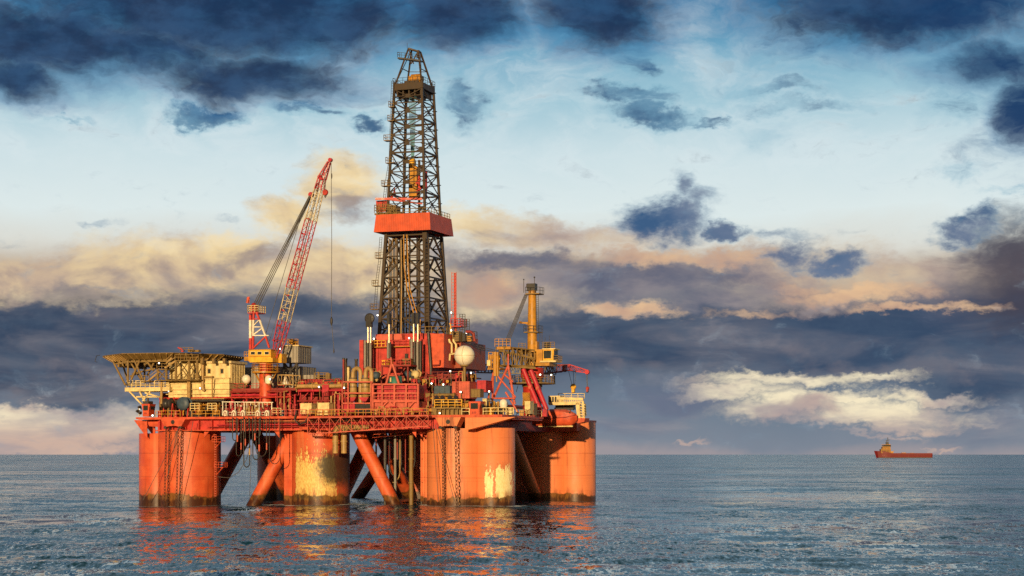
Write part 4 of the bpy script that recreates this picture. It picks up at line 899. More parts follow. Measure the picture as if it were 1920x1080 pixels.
m = MB(); m.pbox(458, 466, 669, 676.5, CB-1.5, 2); m.rail([P(458, 669, CB-1.5), P(466, 669, CB-1.5)], 1, .6, .05); m.build('side_step', MUS, pc)
# A-frame mast
mast = MB(); mw = MB(); b0, b1 = CB-1.5, CB+1.5
for b in (b0, b1):
    for (x0, y0, x1, y1, w_, hit) in ((474.5, 655, 474.8, 630, .36, 0), (474.8, 630, 475.5, 600, .36, 1), (475.5, 600, 476, 586, .36, 0), (505, 652, 498, 630, .34, 0), (498, 630, 487, 600, .34, 1), (487, 600, 481, 586, .34, 0), (476, 652, 498, 631, .26, 0), (475, 629, 504, 629, .2, 1), (476, 627, 491, 616, .24, 1), (476, 613, 491, 613, .2, 1), (476, 610, 486, 600, .22, 1), (476, 598, 487, 598, .2, 0)):
        (mw if hit else mast).bar(P(x0, y0, b), P(x1, y1, b), w_)
for x, y0, y1, hit in ((470, 655, 634, 0), (470, 634, 600, 1), (470, 600, 590, 0)): (mw if hit else mast).bar(P(x, y0, CB), P(x, y1, CB), .5)
for y in (590, 600, 614, 626, 634): mast.bar(P(468, y, CB), P(475, y, CB), .14)
for x, y in ((475, 586), (481, 586)): mast.bar(P(x, y, b0), P(x, y, b1), .3)
mo = mast.build('mast', RED, pc); mw.build('white_section', WHITE, mo)
m = MB(); zz = 586; a, c = P(464.5, zz, b0), P(484.5, zz, b0); m.box(a[0], c[0], b0, b1, a[2]-.2, a[2]); m.build('mast_platform', RED, mo)
m = MB(); m.rail([(a[0], b1, a[2]), (a[0], b0, a[2]), (c[0], b0, a[2]), (c[0], b1, a[2])], 1.35, .7, .06, 3); m.build('mast_rail', CREAM, mo)
m = MB(); h = P(476, 574, CB); m.lathe([(.9, -.5), (.75, .2), (.35, .9), (.1, 1.0)], (h[0], h[1], h[2]-.3), 'z', 14); m.box(h[0]-.3, h[0]+.6, CB-1, CB+1, h[2]-1.2, h[2]); m.build('mast_head', RED, mo)
m = MB(); a, c = P(463.5, 568, CB), P(466, 557, CB); m.tube([a, c], .3, 10); m.bar(P(468, 569, CB), P(467, 555, CB), .07); m.build('windsock', ORED, mo)
# boom
def bm(x, y): return P(x, y, CB+.2)
segs = [((515.5, 676), (524, 638), 1.1, 2.2, 0, 4), ((524, 638), (533, 602), 2.2, 2.5, 0, 5), ((533, 602), (548, 541), 2.5, 2.5, 1, 7), ((548, 541), (583, 413), 2.5, 2.3, 0, 15), ((583, 413), (598, 356), 2.3, 1.9, 1, 8), ((598, 356), (604, 334), 1.9, 1.6, 0, 3)]
bo = None
for a, c, w0, w1, hit, n in segs:
    m = MB(); m.truss(bm(*a), bm(*c), w0*.7, w0*.76, max(3, int(n*.75)), .16, (1, 0, .3), .062, w1*.7, w1*.76)
    o = m.build('white_section' if hit else 'boom_section', BOOMW if hit else MAG, pc)
m = MB(); m.truss(bm(604, 334), bm(617, 304), 1.2, 1.3, 4, .18, (1, 0, .3), .1, .5, .5); e = bm(619.5, 300); m.lathe([(.4, -.3), (.4, .3)], e, 'b', 14); m.lathe([(.45, -.3), (.45, .3)], bm(600, 332), 'b', 14); m.box(bm(600, 338)[0], bm(606, 338)[0], CB-.4, CB+.6, bm(600, 338)[2], bm(600, 334)[2])
m.lathe([(.5, -.35), (.5, .35)], bm(583.5, 365), 'b', 14); m.bar(bm(584, 366), bm(596, 343), .22); m.build('boom_tip', MAG, pc)
m = MB()
for k in range(9): x, y = 519+k*7.7, 640-k*28.6; m.bar(bm(x, y), bm(x-8, y-2.6), .3)
m.build('boom_guide', MAG, pc)
m = MB()
for k in range(3):
    for dd in (-.35, .35): a = bm(475+k*4.5, 574); c = bm(581+k*2.2, 368-k*2); m.bar((a[0], a[1]+dd, a[2]), (c[0], c[1]+dd, c[2]), .11)
m.bar(bm(497, 630), bm(566, 400), .08); m.bar(bm(505, 640), bm(549, 500), .06); m.bar(bm(518, 668), bm(598, 350), .13); m.build('luffing_cable', CABLE, pc)
b = CB+.2; m = MB(); t = thing('hook_line', 'thin hoist line with small weight hanging from the tall boom tip', 'hook', P(624, 660, b))
m.tube([P(621, 301, b), P(622, 450, b), P(621.5, 600, b), P(623, 620, b), P(626, 655, b)], .055, 6); m.build('line', CABLE, t)
m = MB(); c = P(621.5, 602, b); m.lathe([(.05, -.9), (.26, -.4), (.26, .4), (.05, .9)], c, 'z', 10); c = P(622, 330, b); m.lathe([(.08, -.5), (.14, 0), (.08, .5)], c, 'z', 8); c = P(626, 657, b); m.lathe([(.06, -.6), (.16, -.2), (.05, .5)], c, 'z', 8); m.build('weight', DARK, t)
t = thing('hook_block', 'red hook block hanging close under the tall boom tip', 'hook', P(610, 366, b)); c = P(610, 361, b); m = MB(); m.lathe([(.5, -.3), (.65, 0), (.5, .3)], c, 'b', 16); m.build('block', RED, t)
m = MB(); m.bar(P(609, 356, b), P(608, 338, b), .07); m.bar(P(611, 356, b), P(609.5, 338, b), .07); m.build('cable', CABLE, t); m = MB(); m.tube([P(610, 365, b), P(611.5, 367, b), P(610, 370, b), P(608.6, 368, b)], .12, 6); m.build('hook', DARK, t)
# ribbed engine house on stilts behind the crane
b = 10.0; eh = thing('engine_house', 'grey ribbed house on stilts right behind the yellow crane cab', 'building', P(543, 712, b))
m = MB(); m.pbox(530, 559, 649, 680, b, 6); m.build('wall', GREYP, eh)
m = MB(); m.pbox(529, 560, 647, 649, b-.2, 6.4); m.build('roof', CREAM, eh)
m = MB(); m.rail([P(530, 647, b), P(559, 647, b)], 1.2, 1.1, .06); c = P(548, 641, b+1); m.lathe([(.6, -.5), (.6, .5)], c, 'b', 16); m.pbox(551, 555, 638, 647, b+1, .8); m.build('roof_gear', MUS, eh)
m = MB()
for x in (533, 545, 557): m.bar(P(x, 680, b+.5), P(x, 725, b+.5), .4)
m.bar(P(533, 681, b+.4), P(543, 694, b+.4), .3); m.bar(P(557, 681, b+.4), P(547, 694, b+.4), .3); m.build('stilt', DARK, eh)

# ---------------------------------------------------------------- kingpost crane on the right
KB = 20.0
kc = thing('kingpost_crane', 'mustard kingpost crane with a glazed cab on a red column', 'crane', (R(998, KB), KB, ZD))
c = P(998, 780, KB); zz = lambda y: Z(998, y, KB)
m = MB(); m.lathe([(1.85, ZD), (1.85, zz(712)), (2.3, zz(708)), (2.3, zz(690))], (c[0], KB, 0), 'z', 32); m.build('column', RED, kc)
m = MB(); m.pbox(981, 991, 738, 758, KB-2.3, .4)
for k in range(7): m.tube([P(980+k*2, 736, KB-2.45), P(981+k*2, 748, KB-2.5), P(980+k*2, 760, KB-2.45)], .08, 6)
m.build('hydraulic_panel', MUS, kc)
m = MB(); m.lathe([(1.0, zz(690)), (.98, zz(640)), (.78, zz(546)), (.75, zz(545))], (c[0], KB, 0), 'z', 32); m.build('mast', MUS, kc)
m = MB(); m.box(c[0]-.8, c[0]+.8, KB-.8, KB+.8, zz(545), zz(532)); m.lathe([(.5, -.9), (.5, .9)], (c[0]-.2, KB, zz(536)), 'r', 14); m.build('mast_head', DARK, kc)
for y, x0, x1 in ((550, 985, 1011), (622, 982, 1009)):
    a, d = P(x0, y, KB-1.4), P(x1, y, KB-1.4); m = MB(); m.box(a[0], d[0], KB-1.4, KB+1.4, a[2]-.2, a[2]); m.build('mast_landing', KHAKI, kc); m = MB(); m.rail([(a[0], KB+1.4, a[2]), a, d, (d[0], KB+1.4, a[2])], 1.25, .9, .04, 2); m.build('landing_rail', DARK, kc)
m = MB(); m.bar(P(974, 605, KB), P(998, 606, KB), .35); m.bar(P(975, 603, KB), P(990, 608, KB), .2); m.build('mast_collar', MUS, kc)
m = MB()
for o in (0, 4.5): m.bar(P(1005+o, 552, KB-.3), P(1005+o, 620, KB-.3), .07)
for y in range(553, 620, 4): m.bar(P(1005, y, KB-.3), P(1009.5, y, KB-.3), .06)
m.build('ladder', DARK, kc)
m = MB()
for o in (0, 4.5): m.bar(P(1012+o, 622, KB-.3), P(1012+o, 655, KB-.3), .07)
for y in range(624, 655, 4): m.bar(P(1012, y, KB-.3), P(1016.5, y, KB-.3), .06)
m.build('ladder', DARK, kc)
m = MB(); m.bar(P(982, 549, KB), P(982, 524, KB), .09); m.bar(P(1002, 548, KB), P(1002, 520, KB), .09); q = P(1002, 520, KB); m.ball(q, .18, 8); q = P(982, 524, KB); m.ball(q, .14, 8)
m.bar(P(1022, 640, KB), P(1022, 632, KB), .07); m.bar(P(1030, 640, KB), P(1030, 629, KB), .06); m.build('antenna', DARK, kc)
# slewing deck, cab
m = MB(); m.pbox(984, 1030, 680, 686, KB-2.4, 4.8); m.pbox(1002, 1017, 655, 680, KB-1.6, 3.4); m.pbox(971, 987, 655, 664, KB-1, 2); m.pbox(1002, 1007, 640, 655, KB-.6, 1.2); m.build('slewing_frame', MUS, kc)
cab = MB(); cab.pbox(1018, 1038, 655.2, 676, KB-2.2, 2.6); cb_ = cab.build('cab', YEL, kc)
m = MB(); m.pbox(1019.5, 1033, 657.5, 672, KB-2.26, .058); x1 = R(1038, KB-2.2); m.box(x1+.002, x1+.06, KB-1.9, KB+.1, Z(1038, 672, KB-2), Z(1038, 657.5, KB-2)); m.build('pane', GLASS, cb_)
m = MB(); m.pbox(1017, 1041, 653, 655, KB-2.4, 3); m.pbox(1033.2, 1034.4, 657, 673, KB-2.35, .1); m.pbox(1012, 1042, 676, 679, KB-2.6, 3.2); m.build('cab_roof', CREAM, cb_)
m = MB(); m.rail([P(1038, 679, KB-2.5), P(1046, 679, KB-2.5), (P(1046, 679, KB-2.5)[0], KB, Z(1046, 679, KB-2.5))], 1.3, .6, .05, 3); m.build('railing', KHAKI, kc); m = MB(); m.rail([P(1018, 653, KB-2.2), P(1040, 653, KB-2.2)], 1.2, .9, .05, 3); m.build('railing', KHAKI, kc); m = MB(); m.pbox(1020, 1029, 642, 653, KB-1, 1.4); m.build('roof_unit', DARK, kc); m = MB(); m.rail([P(972, 655, KB-1), P(986, 655, KB-1)], 1.2, .9, .05, 3); m.build('railing', KHAKI, kc)
zp = Z(998, 718, KB); m = MB(); m.lathe([(4.6, zp-.25), (4.6, zp)], (c[0], KB, 0), 'z', 18); m.rail([(c[0]+4.5*math.cos(a), KB+4.5*math.sin(a), zp) for a in np.linspace(0, 2*PI, 16)], 1.4, 1.2, .05, 3); m.lathe([(2.0, zp-.8), (2.05, zp+1.6)], (c[0], KB, 0), 'z', 24); m.build('ring_platform', KHAKI, kc)
# stowed lattice boom with its end frame
m = MB(); m.truss(P(994, 672, KB-2.5), P(937, 668, KB-8), 3.0, 3.1, 7, .24, (0, 0, 1), .15, 3.0, 3.6)
for x in range(950, 995, 5): y = 664+(x-950)*.12; m.bar(P(x, y-8, KB-7.6+(x-950)*.1), P(x, y+16, KB-7.6+(x-950)*.1), .15)
m.bar(P(935, 657, KB-8.2), P(1000, 672, KB-4), .35); m.bar(P(937, 686, KB-8.2), P(1004, 690, KB-4), .4); m.build('boom', KHAKI, kc)
m = MB(); b = KB-8.6; m.pbox(931, 957, 650, 655, b, 3); m.rail([P(928, 650, b), P(957, 650, b)], 1.5, .9, .055, 3); m.rail([P(916, 674, b), P(931, 674, b)], 1.4, .7, .055, 3); m.pbox(914, 938, 690, 693, b, 3)
for x in (917, 921, 926, 931, 935): m.bar(P(x, 666, b), P(x, 692, b), .3)
for x in (929, 933, 927): m.tube([P(x, 660, b-.3), P(x, 705, b-.3)], .26, 8)
m.bar(P(914, 684, b), P(938, 672, b), .25); m.tube([P(931, 700, b), P(931, 716, b)], .14, 6); m.build('boom_head', MUS, kc)
m = MB(); m.pbox(913, 919, 675, 686, b-.6, .5); m.build('sign_plate', CREAM, kc)
for k in range(4): m = MB(); m.bar(P(984+k*1.8, 552, KB-.5), P(946+k*2.6, 643, KB-8), .1); m.build('cable', CABLE, kc)
m = MB()
m.bar(P(893, 648, KB), P(934, 658, KB-8), .1); m.build('cable', CABLE, kc); m = MB(); m.bar(P(893, 652, KB), P(934, 661, KB-8), .12); m.build('cable', CABLE, kc); m = MB(); m.bar(P(968, 735, KB-3), P(973, 716, KB-3), .08); m.build('cable', CABLE, kc)
# tripod stands under the boom
def stand(name, legs, braces, b, d, mat, label, r=.3):
    p = P(*legs[0][1], b); t = thing(name, label, 'stand', p, 'steel crane stands')
    for a, c in legs: MB().tube([P(*a, b), P(*c, b+d*(random.random()-.3))], r, 10).build('leg', mat, t)
    m = MB()
    for a, c in braces: m.tube([P(*a, b), P(*c, b)], r*.7, 8)
    m.build('brace', mat, t)
b = KB-10
stand('boom_rest', [((953, 686), (926, 745)), ((953, 686), (965, 758))], [((934, 706), (967, 745)), ((926, 747), (966, 747)), ((945, 702), (962, 716)), ((953, 686), (953, 664))], b, 4, PINK, 'pink red trestle under the stowed mustard boom', .24)
stand('boom_rest', [((925, 699), (914, 756)), ((925, 699), (923, 760)), ((948, 735), (972, 775))], [((913, 748), (924, 748))], b+1, 3, PINK, 'slim pink red trestle at the left end of the mustard boom', .2)
for (x0, y0, x1, y1, l) in ((981, 692, 1014, 772, 'left of two crimson slanting props under the kingpost crane'), (995, 694, 1025, 768, 'right of two crimson slanting props under the kingpost crane')):
    b = KB-5; t = thing('slanting_prop', l, 'prop', P(x1, 780, b), 'crimson props'); MB().tube([P(x0, y0, b), P(x1, y1, b)], .46, 16).build('tube', MAG, t)
    m = MB(); m.fprism([P(x1-9, 781, b)[::2], P(x1+1, 781, b)[::2], P(x1+2, 762, b)[::2], P(x1-4, 764, b)[::2]], b-.4, b+.4); m.build('foot', MAG, t); m = MB(); q = P(x0+14, y0+34, b); m.lathe([(.55, -.3), (.55, .3)], q, 'r', 14); m.build('collar', PINK, t)
b = KB-4; t = thing('slanting_prop', 'thin crimson prop between the hydraulic panel and the crane column', 'prop', P(1000, 755, b), 'crimson props'); MB().tube([P(996, 716, b), P(1000, 756, b)], .25, 10).build('tube', MAG, t); MB().lathe([(.4, 0), (.4, .4)], P(1000, 756, b), 'z', 12).build('foot', MAG, t)
# the third boom, far side
b = 44.0; lb = thing('lattice_boom', 'long low lattice boom with a red tip reaching right behind the kingpost', 'crane boom', P(900, 700, b))
m = MB(); m.truss(P(893, 691, b), P(1040, 694, b), 2.0, 1.7, 22, .2, (0, 0, 1), .12); m.build('grey_section', STEEL, lb)
m = MB(); m.truss(P(1024, 694, b-.1), P(1068, 689, b-.1), 1.6, 1.4, 6, .15, (0, 0, 1), .075, 1.2, 1.2); m.bar(P(1018, 700, b), P(1054, 697, b), .3); m.bar(P(1030, 684, b), P(1066, 684, b), .2); m.pbox(1054, 1058, 683, 697, b-.8, 1.4); m.build('dark_section', DRED, lb)
m = MB(); m.truss(P(1066, 689, b-.1), P(1103, 697, b-.1), 1.0, 1.3, 5, .17, (0, 0, 1), .085, .5, .5); m.pbox(1064, 1068, 683, 688, b-.7, 1.0); m.lathe([(.5, -.3), (.5, .3)], P(1101, 697.5, b-.6), 'b', 14); m.build('boom_tip', MAG, lb)
for (xt, xb, yb, mat, l, s) in ((1073, 1075, 725, YEL, 'yellow hook block hanging from the low red boom tip', 1.0), (1101, 1101.5, 728, RED, 'small red hook weight hanging at the far right boom end', .6)):
    t = thing('hook_block', l, 'hook', P(xb, yb+10, b)); c = P(xb, yb, b); m = MB(); m.lathe([(.4*s, -.3), (.62*s, -.15), (.62*s, .15), (.4*s, .3)], c, 'b', 18); m.box(c[0]-.3*s, c[0]+.3*s, b-.36, b+.36, c[2]-1.2*s, c[2]-.2); m.build('block', mat, t)
    m = MB(); m.tube([P(xb+k, y, b) for k, y in ((0, yb+8*s), (1.6*s, yb+9.5*s), (1.2*s, yb+12*s), (-1.2*s, yb+12*s), (-1.8*s, yb+10*s))], .15, 6); m.build('hook', DARK, t)
    m = MB()
    for xx in ((xt-7, xt+2, xt+7) if s == 1 else (xt-2, xt+.5)): m.bar(P(xb+(xx-xt)*.35, yb-3, b), P(xx, 695, b), .075)
    m.build('cable', CABLE, t)

# ---------------------------------------------------------------- lifeboat and its white davit
LB = 27.5
lf = thing('lifeboat', 'enclosed orange lifeboat slung at the right side of the platform', 'lifeboat', P(1040, 798, LB))
xs = [(998, 778, 797, .2), (1003, 776, 799, .75), (1020, 773, 799.5, 1.0), (1055, 772, 799, 1.0), (1070, 774.5, 798.5, .9), (1078, 777, 794, .55), (1082, 778, 788, .12)]
def loft(rows, half):                                         # rows: (pixel x, top y, bottom y, beam factor)
    m = MB(); v = []; n = 10
    for (x, yt, yb, w_) in rows:
        a, c = P(x, yt, LB), P(x, yb, LB)
        for k in range(n+1):
            t = k/n*PI; y = -math.cos(t); d = math.sin(t)**.6
            v.append((a[0], LB+1.45*w_*y, a[2]+(c[2]-a[2])*d if half < 0 else c[2]+(a[2]-c[2])*d))
    r_ = len(rows); m.add(v, [(i*(n+1)+k, i*(n+1)+k+1, (i+1)*(n+1)+k+1, (i+1)*(n+1)+k) for i in range(r_-1) for k in range(n)], True)
    m.add(v[:n+1], [tuple(range(n+1))]); m.add(v[-n-1:], [tuple(reversed(range(n+1)))])
    return m
loft(xs, -1).build('hull', ORED, lf)
loft([(1028, 770, 784, .9), (1032, 767, 783, .99), (1062, 767.5, 781, .99), (1072, 771.5, 779.5, .88), (1079, 775.5, 778.5, .5)], 1).build('canopy', PINK, lf)
m = MB(); m.tube([P(1003, 785, LB-1.5), P(1030, 784, LB-1.55), P(1060, 782.5, LB-1.5), P(1079, 778, LB-.7)], .09, 6); m.build('fender', DRED, lf)
m = MB()
for x in (1040, 1047, 1055): m.pbox(x, x+2.6, 774.2, 775.6, LB-1.31, .4)
for x in (1061, 1066): m.pbox(x, x+3.2, 772.6, 775, LB-1.25, .4)
m.build('window', GLASS, lf)
m = MB(); m.tube([P(1010, 799.5, LB-.2), P(1074, 799.2, LB-.2)], .16, 6); m.build('keel', CREAM, lf)
db = 29.5; dv = thing('lifeboat_davit', 'cream lattice davit standing over the orange lifeboat', 'davit', P(1088, 783, db))
m = MB(); m.pbox(1028, 1050, 742, 758, db, 2.5); m.bar(P(1046, 747, db), P(1094, 748, db), .5); m.bar(P(1030, 757, db), P(1088, 756, db), .6); m.build('beam', CREAM, dv)
m = MB()
for x in range(1048, 1094, 4): m.bar(P(x, 747, db-.1), P(x, 757, db-.1), .15)
m.rail([P(1047, 747, db+2.5), P(1096, 747, db+2.5)], 1.0, 1.5, .06); m.bar(P(1045, 752, db), P(1094, 752, db), .14); m.build('lattice', CREAM, dv)
m = MB(); m.fprism([P(1080, 755, db)[::2], P(1083, 784, db)[::2], P(1089, 784, db)[::2], P(1087, 755, db)[::2]], db-.3, db+.8); m.bar(P(1093, 752, db), P(1095, 783, db+.6), .45); m.bar(P(1097, 757, db+2), P(1098, 780, db+2), .3)
for k in range(6): m.bar(P(1088, 757+k*5, db), P(1097, 759+k*5, db), .16)
m.build('arm', CREAM, dv)
m = MB()
for k in range(4): m.pbox(1030+k*5, 1033+k*5, 744, 756, db-.15, .148)
m.pbox(1041, 1075, 759, 768, db+3, 1.5); m.build('winch', DARK, dv)
m = MB(); m.fprism([P(1081, 784, db)[::2], P(1100, 784, db)[::2], P(1098, 791, db)[::2], P(1086, 794, db)[::2]], db-1, db+2); m.build('bracket', ORED, dv)

# ---------------------------------------------------------------- deck machinery, front to back
def radome(px, py, rpx, b, ybase, label, squat=False):
    c = P(px, py, b); rad = rpx*c[1]*0+rpx*(OY-c[0]*ST+b*CT)/FPX
    t = thing('radome', label, 'radome', P(px, ybase, b), 'white radomes')
    m = MB(); m.ball(c, rad, 28, -62, 90) if not squat else m.lathe([(rad*.8, -rad*1.3), (rad, -rad*.6), (rad, 0), (rad*.86, rad*.52), (rad*.5, rad*.86), (.02, rad)], c, 'z', 28); m.build('dome', DOME, t)
    m = MB(); m.tube([(c[0], b, c[2]-rad*.9), P(px, ybase, b)], .18, 8); m.lathe([(rad*.85, -rad*1.32), (rad*.85, -rad*1.18)] if squat else [(rad*.6, -rad*.98), (rad*.6, -rad*.86)], c, 'z', 20); m.build('post', TAN, t)
radome(462, 711, 8.6, 2.5, 722, 'cream radome left of the red crane pedestal')
radome(504, 710.5, 7.2, .5, 722, 'cream radome in front of the red crane pedestal', True)
radome(944, 755.5, 7.5, -3, 775, 'small white radome behind the rail above the pale orange corner column', True)
t = thing('lattice_cage', 'square white lattice cage with a small white mast inside', 'frame', P(535, 722, 1)); m = MB(); a, c, z0_, z1_ = R(521, 1), R(550, 1), Z(535, 722, 1), Z(535, 703, 1)
for b in (1, 4):
    for k in range(5): x = a+(c-a)*k/4; m.bar((x, b, z0_), (x, b, z1_), .09); k < 4 and m.bar((x, b, z0_ if k % 2 else z1_), (x+(c-a)/4, b, z1_ if k % 2 else z0_), .07)
    m.bar((a, b, z1_), (c, b, z1_), .16); m.bar((a, b, z0_+.1), (c, b, z0_+.1), .16)
m.build('bars', TAN, t); m = MB(); q = P(535, 722, 2.5); m.lathe([(.75, 0), (.75, .5), (.35, .7), (.25, 1.7)], q, 'z', 14); m.build('mast', WHITE, t)
# reels at the left end
for x, y, r, b, lab in ((316, 757, 1.15, -3.0, 'dark cable reel left of the teal reel on the left deck'), (346, 757, 1.35, -4.0, 'larger teal cable reel on the left deck')):
    c = P(x, y, b); t = thing('cable_reel', lab, 'reel', (c[0], b, ZD), 'cable reels'); m = MB(); m.lathe([(r*.25, -.75), (r, -.72), (r, -.6), (r*.72, -.58), (r*.72, .58), (r, .6), (r, .72), (r*.25, .75)], c, 'r' if x < 330 else 'b', 28); m.build('drum', NAVY if x > 330 else DARK, t)
    m = MB()
    for s in (-1, 1): m.bar((c[0]+s*.95, b, c[2]), (c[0]+s*.95, b-.6, ZD), .2); m.bar((c[0]+s*.95, b, c[2]), (c[0]+s*.95, b+.8, ZD), .2)
    m.build('stand', RED, t)
def post_lamp(x, y, b, label, drop=4.0, rad=.14):
    p = P(x, y, b); t = thing('floodlight', label, 'lamp', (p[0], b, p[2]-drop), 'lit floodlights')
    m = MB(); m.ball(p, rad, 10); m.build('bulb', LAMP, t)
    m = MB(); m.box(p[0]-.2, p[0]+.2, b+.15, b+.4, p[2]-.18, p[2]+.22); m.build('housing', DARK, t)
    if drop > 0: m = MB(); m.bar((p[0], b+.35, p[2]-drop), (p[0], b+.35, p[2]), .12); m.build('pole', KHAKI, t)
for a in ((316, 732.5, AB-1.2, 'lit floodlight on the left of the cream accommodation wall', 0), (375, 728, AB-1.2, 'lit floodlight below the cream downpipe on the accommodation wall', 0), (298, 681, 1, 'lit floodlight at the top of the helideck stairs', 0), (506, 711, -.9, 'lit floodlight at the foot of the front pedestal radome', 1.0),
          (598, 725.5, 2, 'lit floodlight left of a pair above the red pipe deck', 2), (645, 727, 2, 'lit floodlight beside the tan ducts', 2), (701, 635, HB-1.6, 'lit floodlight at the left end of the red house gallery', 1.5), (767, 634, HB-1.6, 'lit floodlight over the right end of the red house gallery', 1.5), (744.5, 597, 23, 'left of two lit lamps among the derrick legs', 0), (754.5, 597, 23, 'right of two lit lamps among the derrick legs', 0), (708, 591, 22, 'small lit lamp beside the tensioner sheave', 0),
          (846, 586, 22, 'lit lamp at the foot of the red vent stack', 0), (846, 619.5, HB-1.4, 'lit lamp on the yellow pipe of the house roof', 0), (874.5, 624, HB, 'lit lamp before the gooseneck pipe on the annex roof', 1.5), (809, 719, 9, 'lit floodlight above the dark blue container', 3), (831, 721, 7, 'lit floodlight left of the ribbed orange container', 2.5), (844, 696, 10, 'lit floodlight under the house near the radome', 3), (883, 699, 9, 'lit floodlight on a pole right of the radome post', 5), (863.5, 735, 3, 'lit floodlight before the ribbed orange container', 2), (890, 731, 3, 'lit floodlight beside the red cabin top', 2),
          (917, 734, 6, 'lit floodlight left of the pink trestle', 2), (824.5, 774.5, -7.2, 'lit lamp under the right anchor winch', 0), (286, 779, -7.2, 'lit lamp beside the left operator cabin', 0), (1013, 702.5, KB-4.6, 'left lit lamp on the ring platform of the kingpost crane', 0), (1033.5, 703, KB-3, 'right lit lamp on the ring platform of the kingpost crane', 0), (525, 654, CB+1, 'lit lamp right of the yellow crane cab', 0), (262, 766, -5.5, 'lit lamp hanging at the far left deck end', 0)):
    post_lamp(*a)
# operator cabins
def cabin(x0, x1, y0, y1, b, label):
    t = thing('operator_cabin', label, 'cabin', P((x0+x1)/2, y1, b), 'red winch operator cabins'); w_ = x1-x0
    m = MB(); a, c = P(x0, y1, b), P(x1, y0, b); e = .25
    m.prism([(a[0], b), (c[0], b), (c[0], b+2.2), (a[0], b+2.2)], a[2], a[2]+(c[2]-a[2])*.52); m.fprism([(a[0], a[2]+(c[2]-a[2])*.52), (c[0], a[2]+(c[2]-a[2])*.52), (c[0]+e, c[2]), (a[0]-e, c[2])], b-e*.0, b+2.2); m.build('body', ORED, t)
    m = MB(); m.pbox(x0+w_*.10, x0+w_*.84, y0+(y1-y0)*.10, y0+(y1-y0)*.5, b-.05, .048); xr = R(x1, b)
    m.box(xr+.27, xr+.31, b+.3, b+1.8, Z(x1, y0+(y1-y0)*.44, b), Z(x1, y0+(y1-y0)*.16, b)); m.build('window', GLASS, t)
    m = MB(); m.pbox(x0-.8, x1+1.2, y0-.8, y0, b-.15, 2.5)
    m.build('roof', RED, t)
    m = MB()
    for k in range(3): m.pbox(x0+w_*(.25+k*.16), x0+w_*(.33+k*.16), y0+(y1-y0)*.68, y0+(y1-y0)*.82, b-.04, .038)
    m.build('vent', DRED, t)
cabin(880.5, 899, 753, 780.5, -7.9, 'red operator cabin with dark windows on the right front deck')
cabin(267.5, 279, 758, 781, -7.0, 'narrow red operator cabin at the far left end of the deck')
t = thing('lamp_cluster', 'cluster of dark searchlights on a bracket left of the narrow red cabin', 'lamps', P(260, 780, -6)); m = MB()
for x, y in ((261, 763.5), (257.5, 771), (262, 774)): c = P(x, y, -6); m.lathe([(.2, -.35), (.36, .3)], c, 'b', 12)
m.build('searchlight', DARK, t); m = MB(); m.bar(P(260, 762, -5.7), P(261, 780, -5.7), .12); m.bar(P(257, 772, -5.7), P(266, 774, -5.7), .1); m.build('bracket', CREAM, t)
t = thing('generator_box', 'black box on top of the narrow red cabin at the left', 'box', P(273, 758, -6)); MB().pbox(268, 278, 752, 757.2, -6.6, 1.8).build('casing', DARK, t); m = MB(); m.tube([P(277, 753, -6), P(277.5, 746, -6)], .22, 8); m.build('exhaust', DARK, t)
# anchor winches
def winch(x, y, b, label, r=1.25):
    c = P(x, y, b); t = thing('anchor_winch', label, 'winch', (c[0], b, ZD), 'dark anchor winches')
    for o in (-.55, .62):
        m = MB(); m.lathe([(r*.4, o-.1), (r, o-.12), (r*1.04, o), (r, o+.12), (r*.4, o+.1)], c, 'r', 28); m.build('flange', DARK, t)
    m = MB(); m.lathe([(r*.6, -.5), (r*.6, .55)], c, 'r', 20); m.build('barrel', BLACK, t)
    m = MB(); m.box(c[0]-1.2, c[0]+1.6, b-1.0, b+1.0, ZD+.1, c[2]-.9); m.fprism([(c[0]+.95, c[2]-1.0), (c[0]+1.35, c[2]-1.0), (c[0]+1.25, c[2]+.5), (c[0]+1.0, c[2]+.5)], b-.8, b-.2); m.build('bed', KHAKI, t)
    m = MB(); q = Vector(c)+Vector((1.05, -.6, .1)); m.lathe([(.3, -.2), (.45, 0), (.3, .2)], q, 'r', 14); m.build('brake', CREAM, t)
winch(824, 754, -5.2, 'left of two dark anchor winches on the right front deck')
winch(849, 754, -5.2, 'right of two dark anchor winches on the right front deck')
t = thing('winch_platform', 'khaki railed platform under the two dark anchor winches', 'platform', P(840, 780, -7)); m = MB(); m.pbox(815, 866, 764.5, 766.5, -7.3, 4); m.pbox(816, 866, 767, 778, -6.4, 3)
for x in range(818, 866, 8): m.bar(P(x, 766, -7.2), P(x, 780, -7.2), .14)
m.build('deck', KHAKI, t); m = MB(); m.rail([P(815, 764.5, -7.2), P(866, 764.5, -7.2)], 1.5, 1.4, .06, 3); m.build('railing', YEL, t)
for x, lab in ((405, 'left'), (385, 'right')): pass
for x, b, l in ((373, -4.5, 'brass coloured winch behind the deck rail right of the teal reel'), (405, -4.5, 'brass coloured winch left of the white hose saddles')):
    c = P(x, 767, b); t = thing('capstan_winch', l, 'winch', (c[0], b, ZD), 'brass capstans'); MB().lathe([(.75, -1.1), (.55, -.6), (.5, .2), (.7, .8), (.3, .95)], c, 'z', 20).build('drum', MUS, t); MB().box(c[0]-.9, c[0]+.9, b-.7, b+.7, ZD, c[2]-1.1).build('base', DARK, t)
    m = MB(); m.rail([(c[0]-1, b-1.6, c[2]-.4), (c[0]+1, b-1.6, c[2]-.4)], 1.5, .9, .06, 3); m.build('guard', CREAM, t)
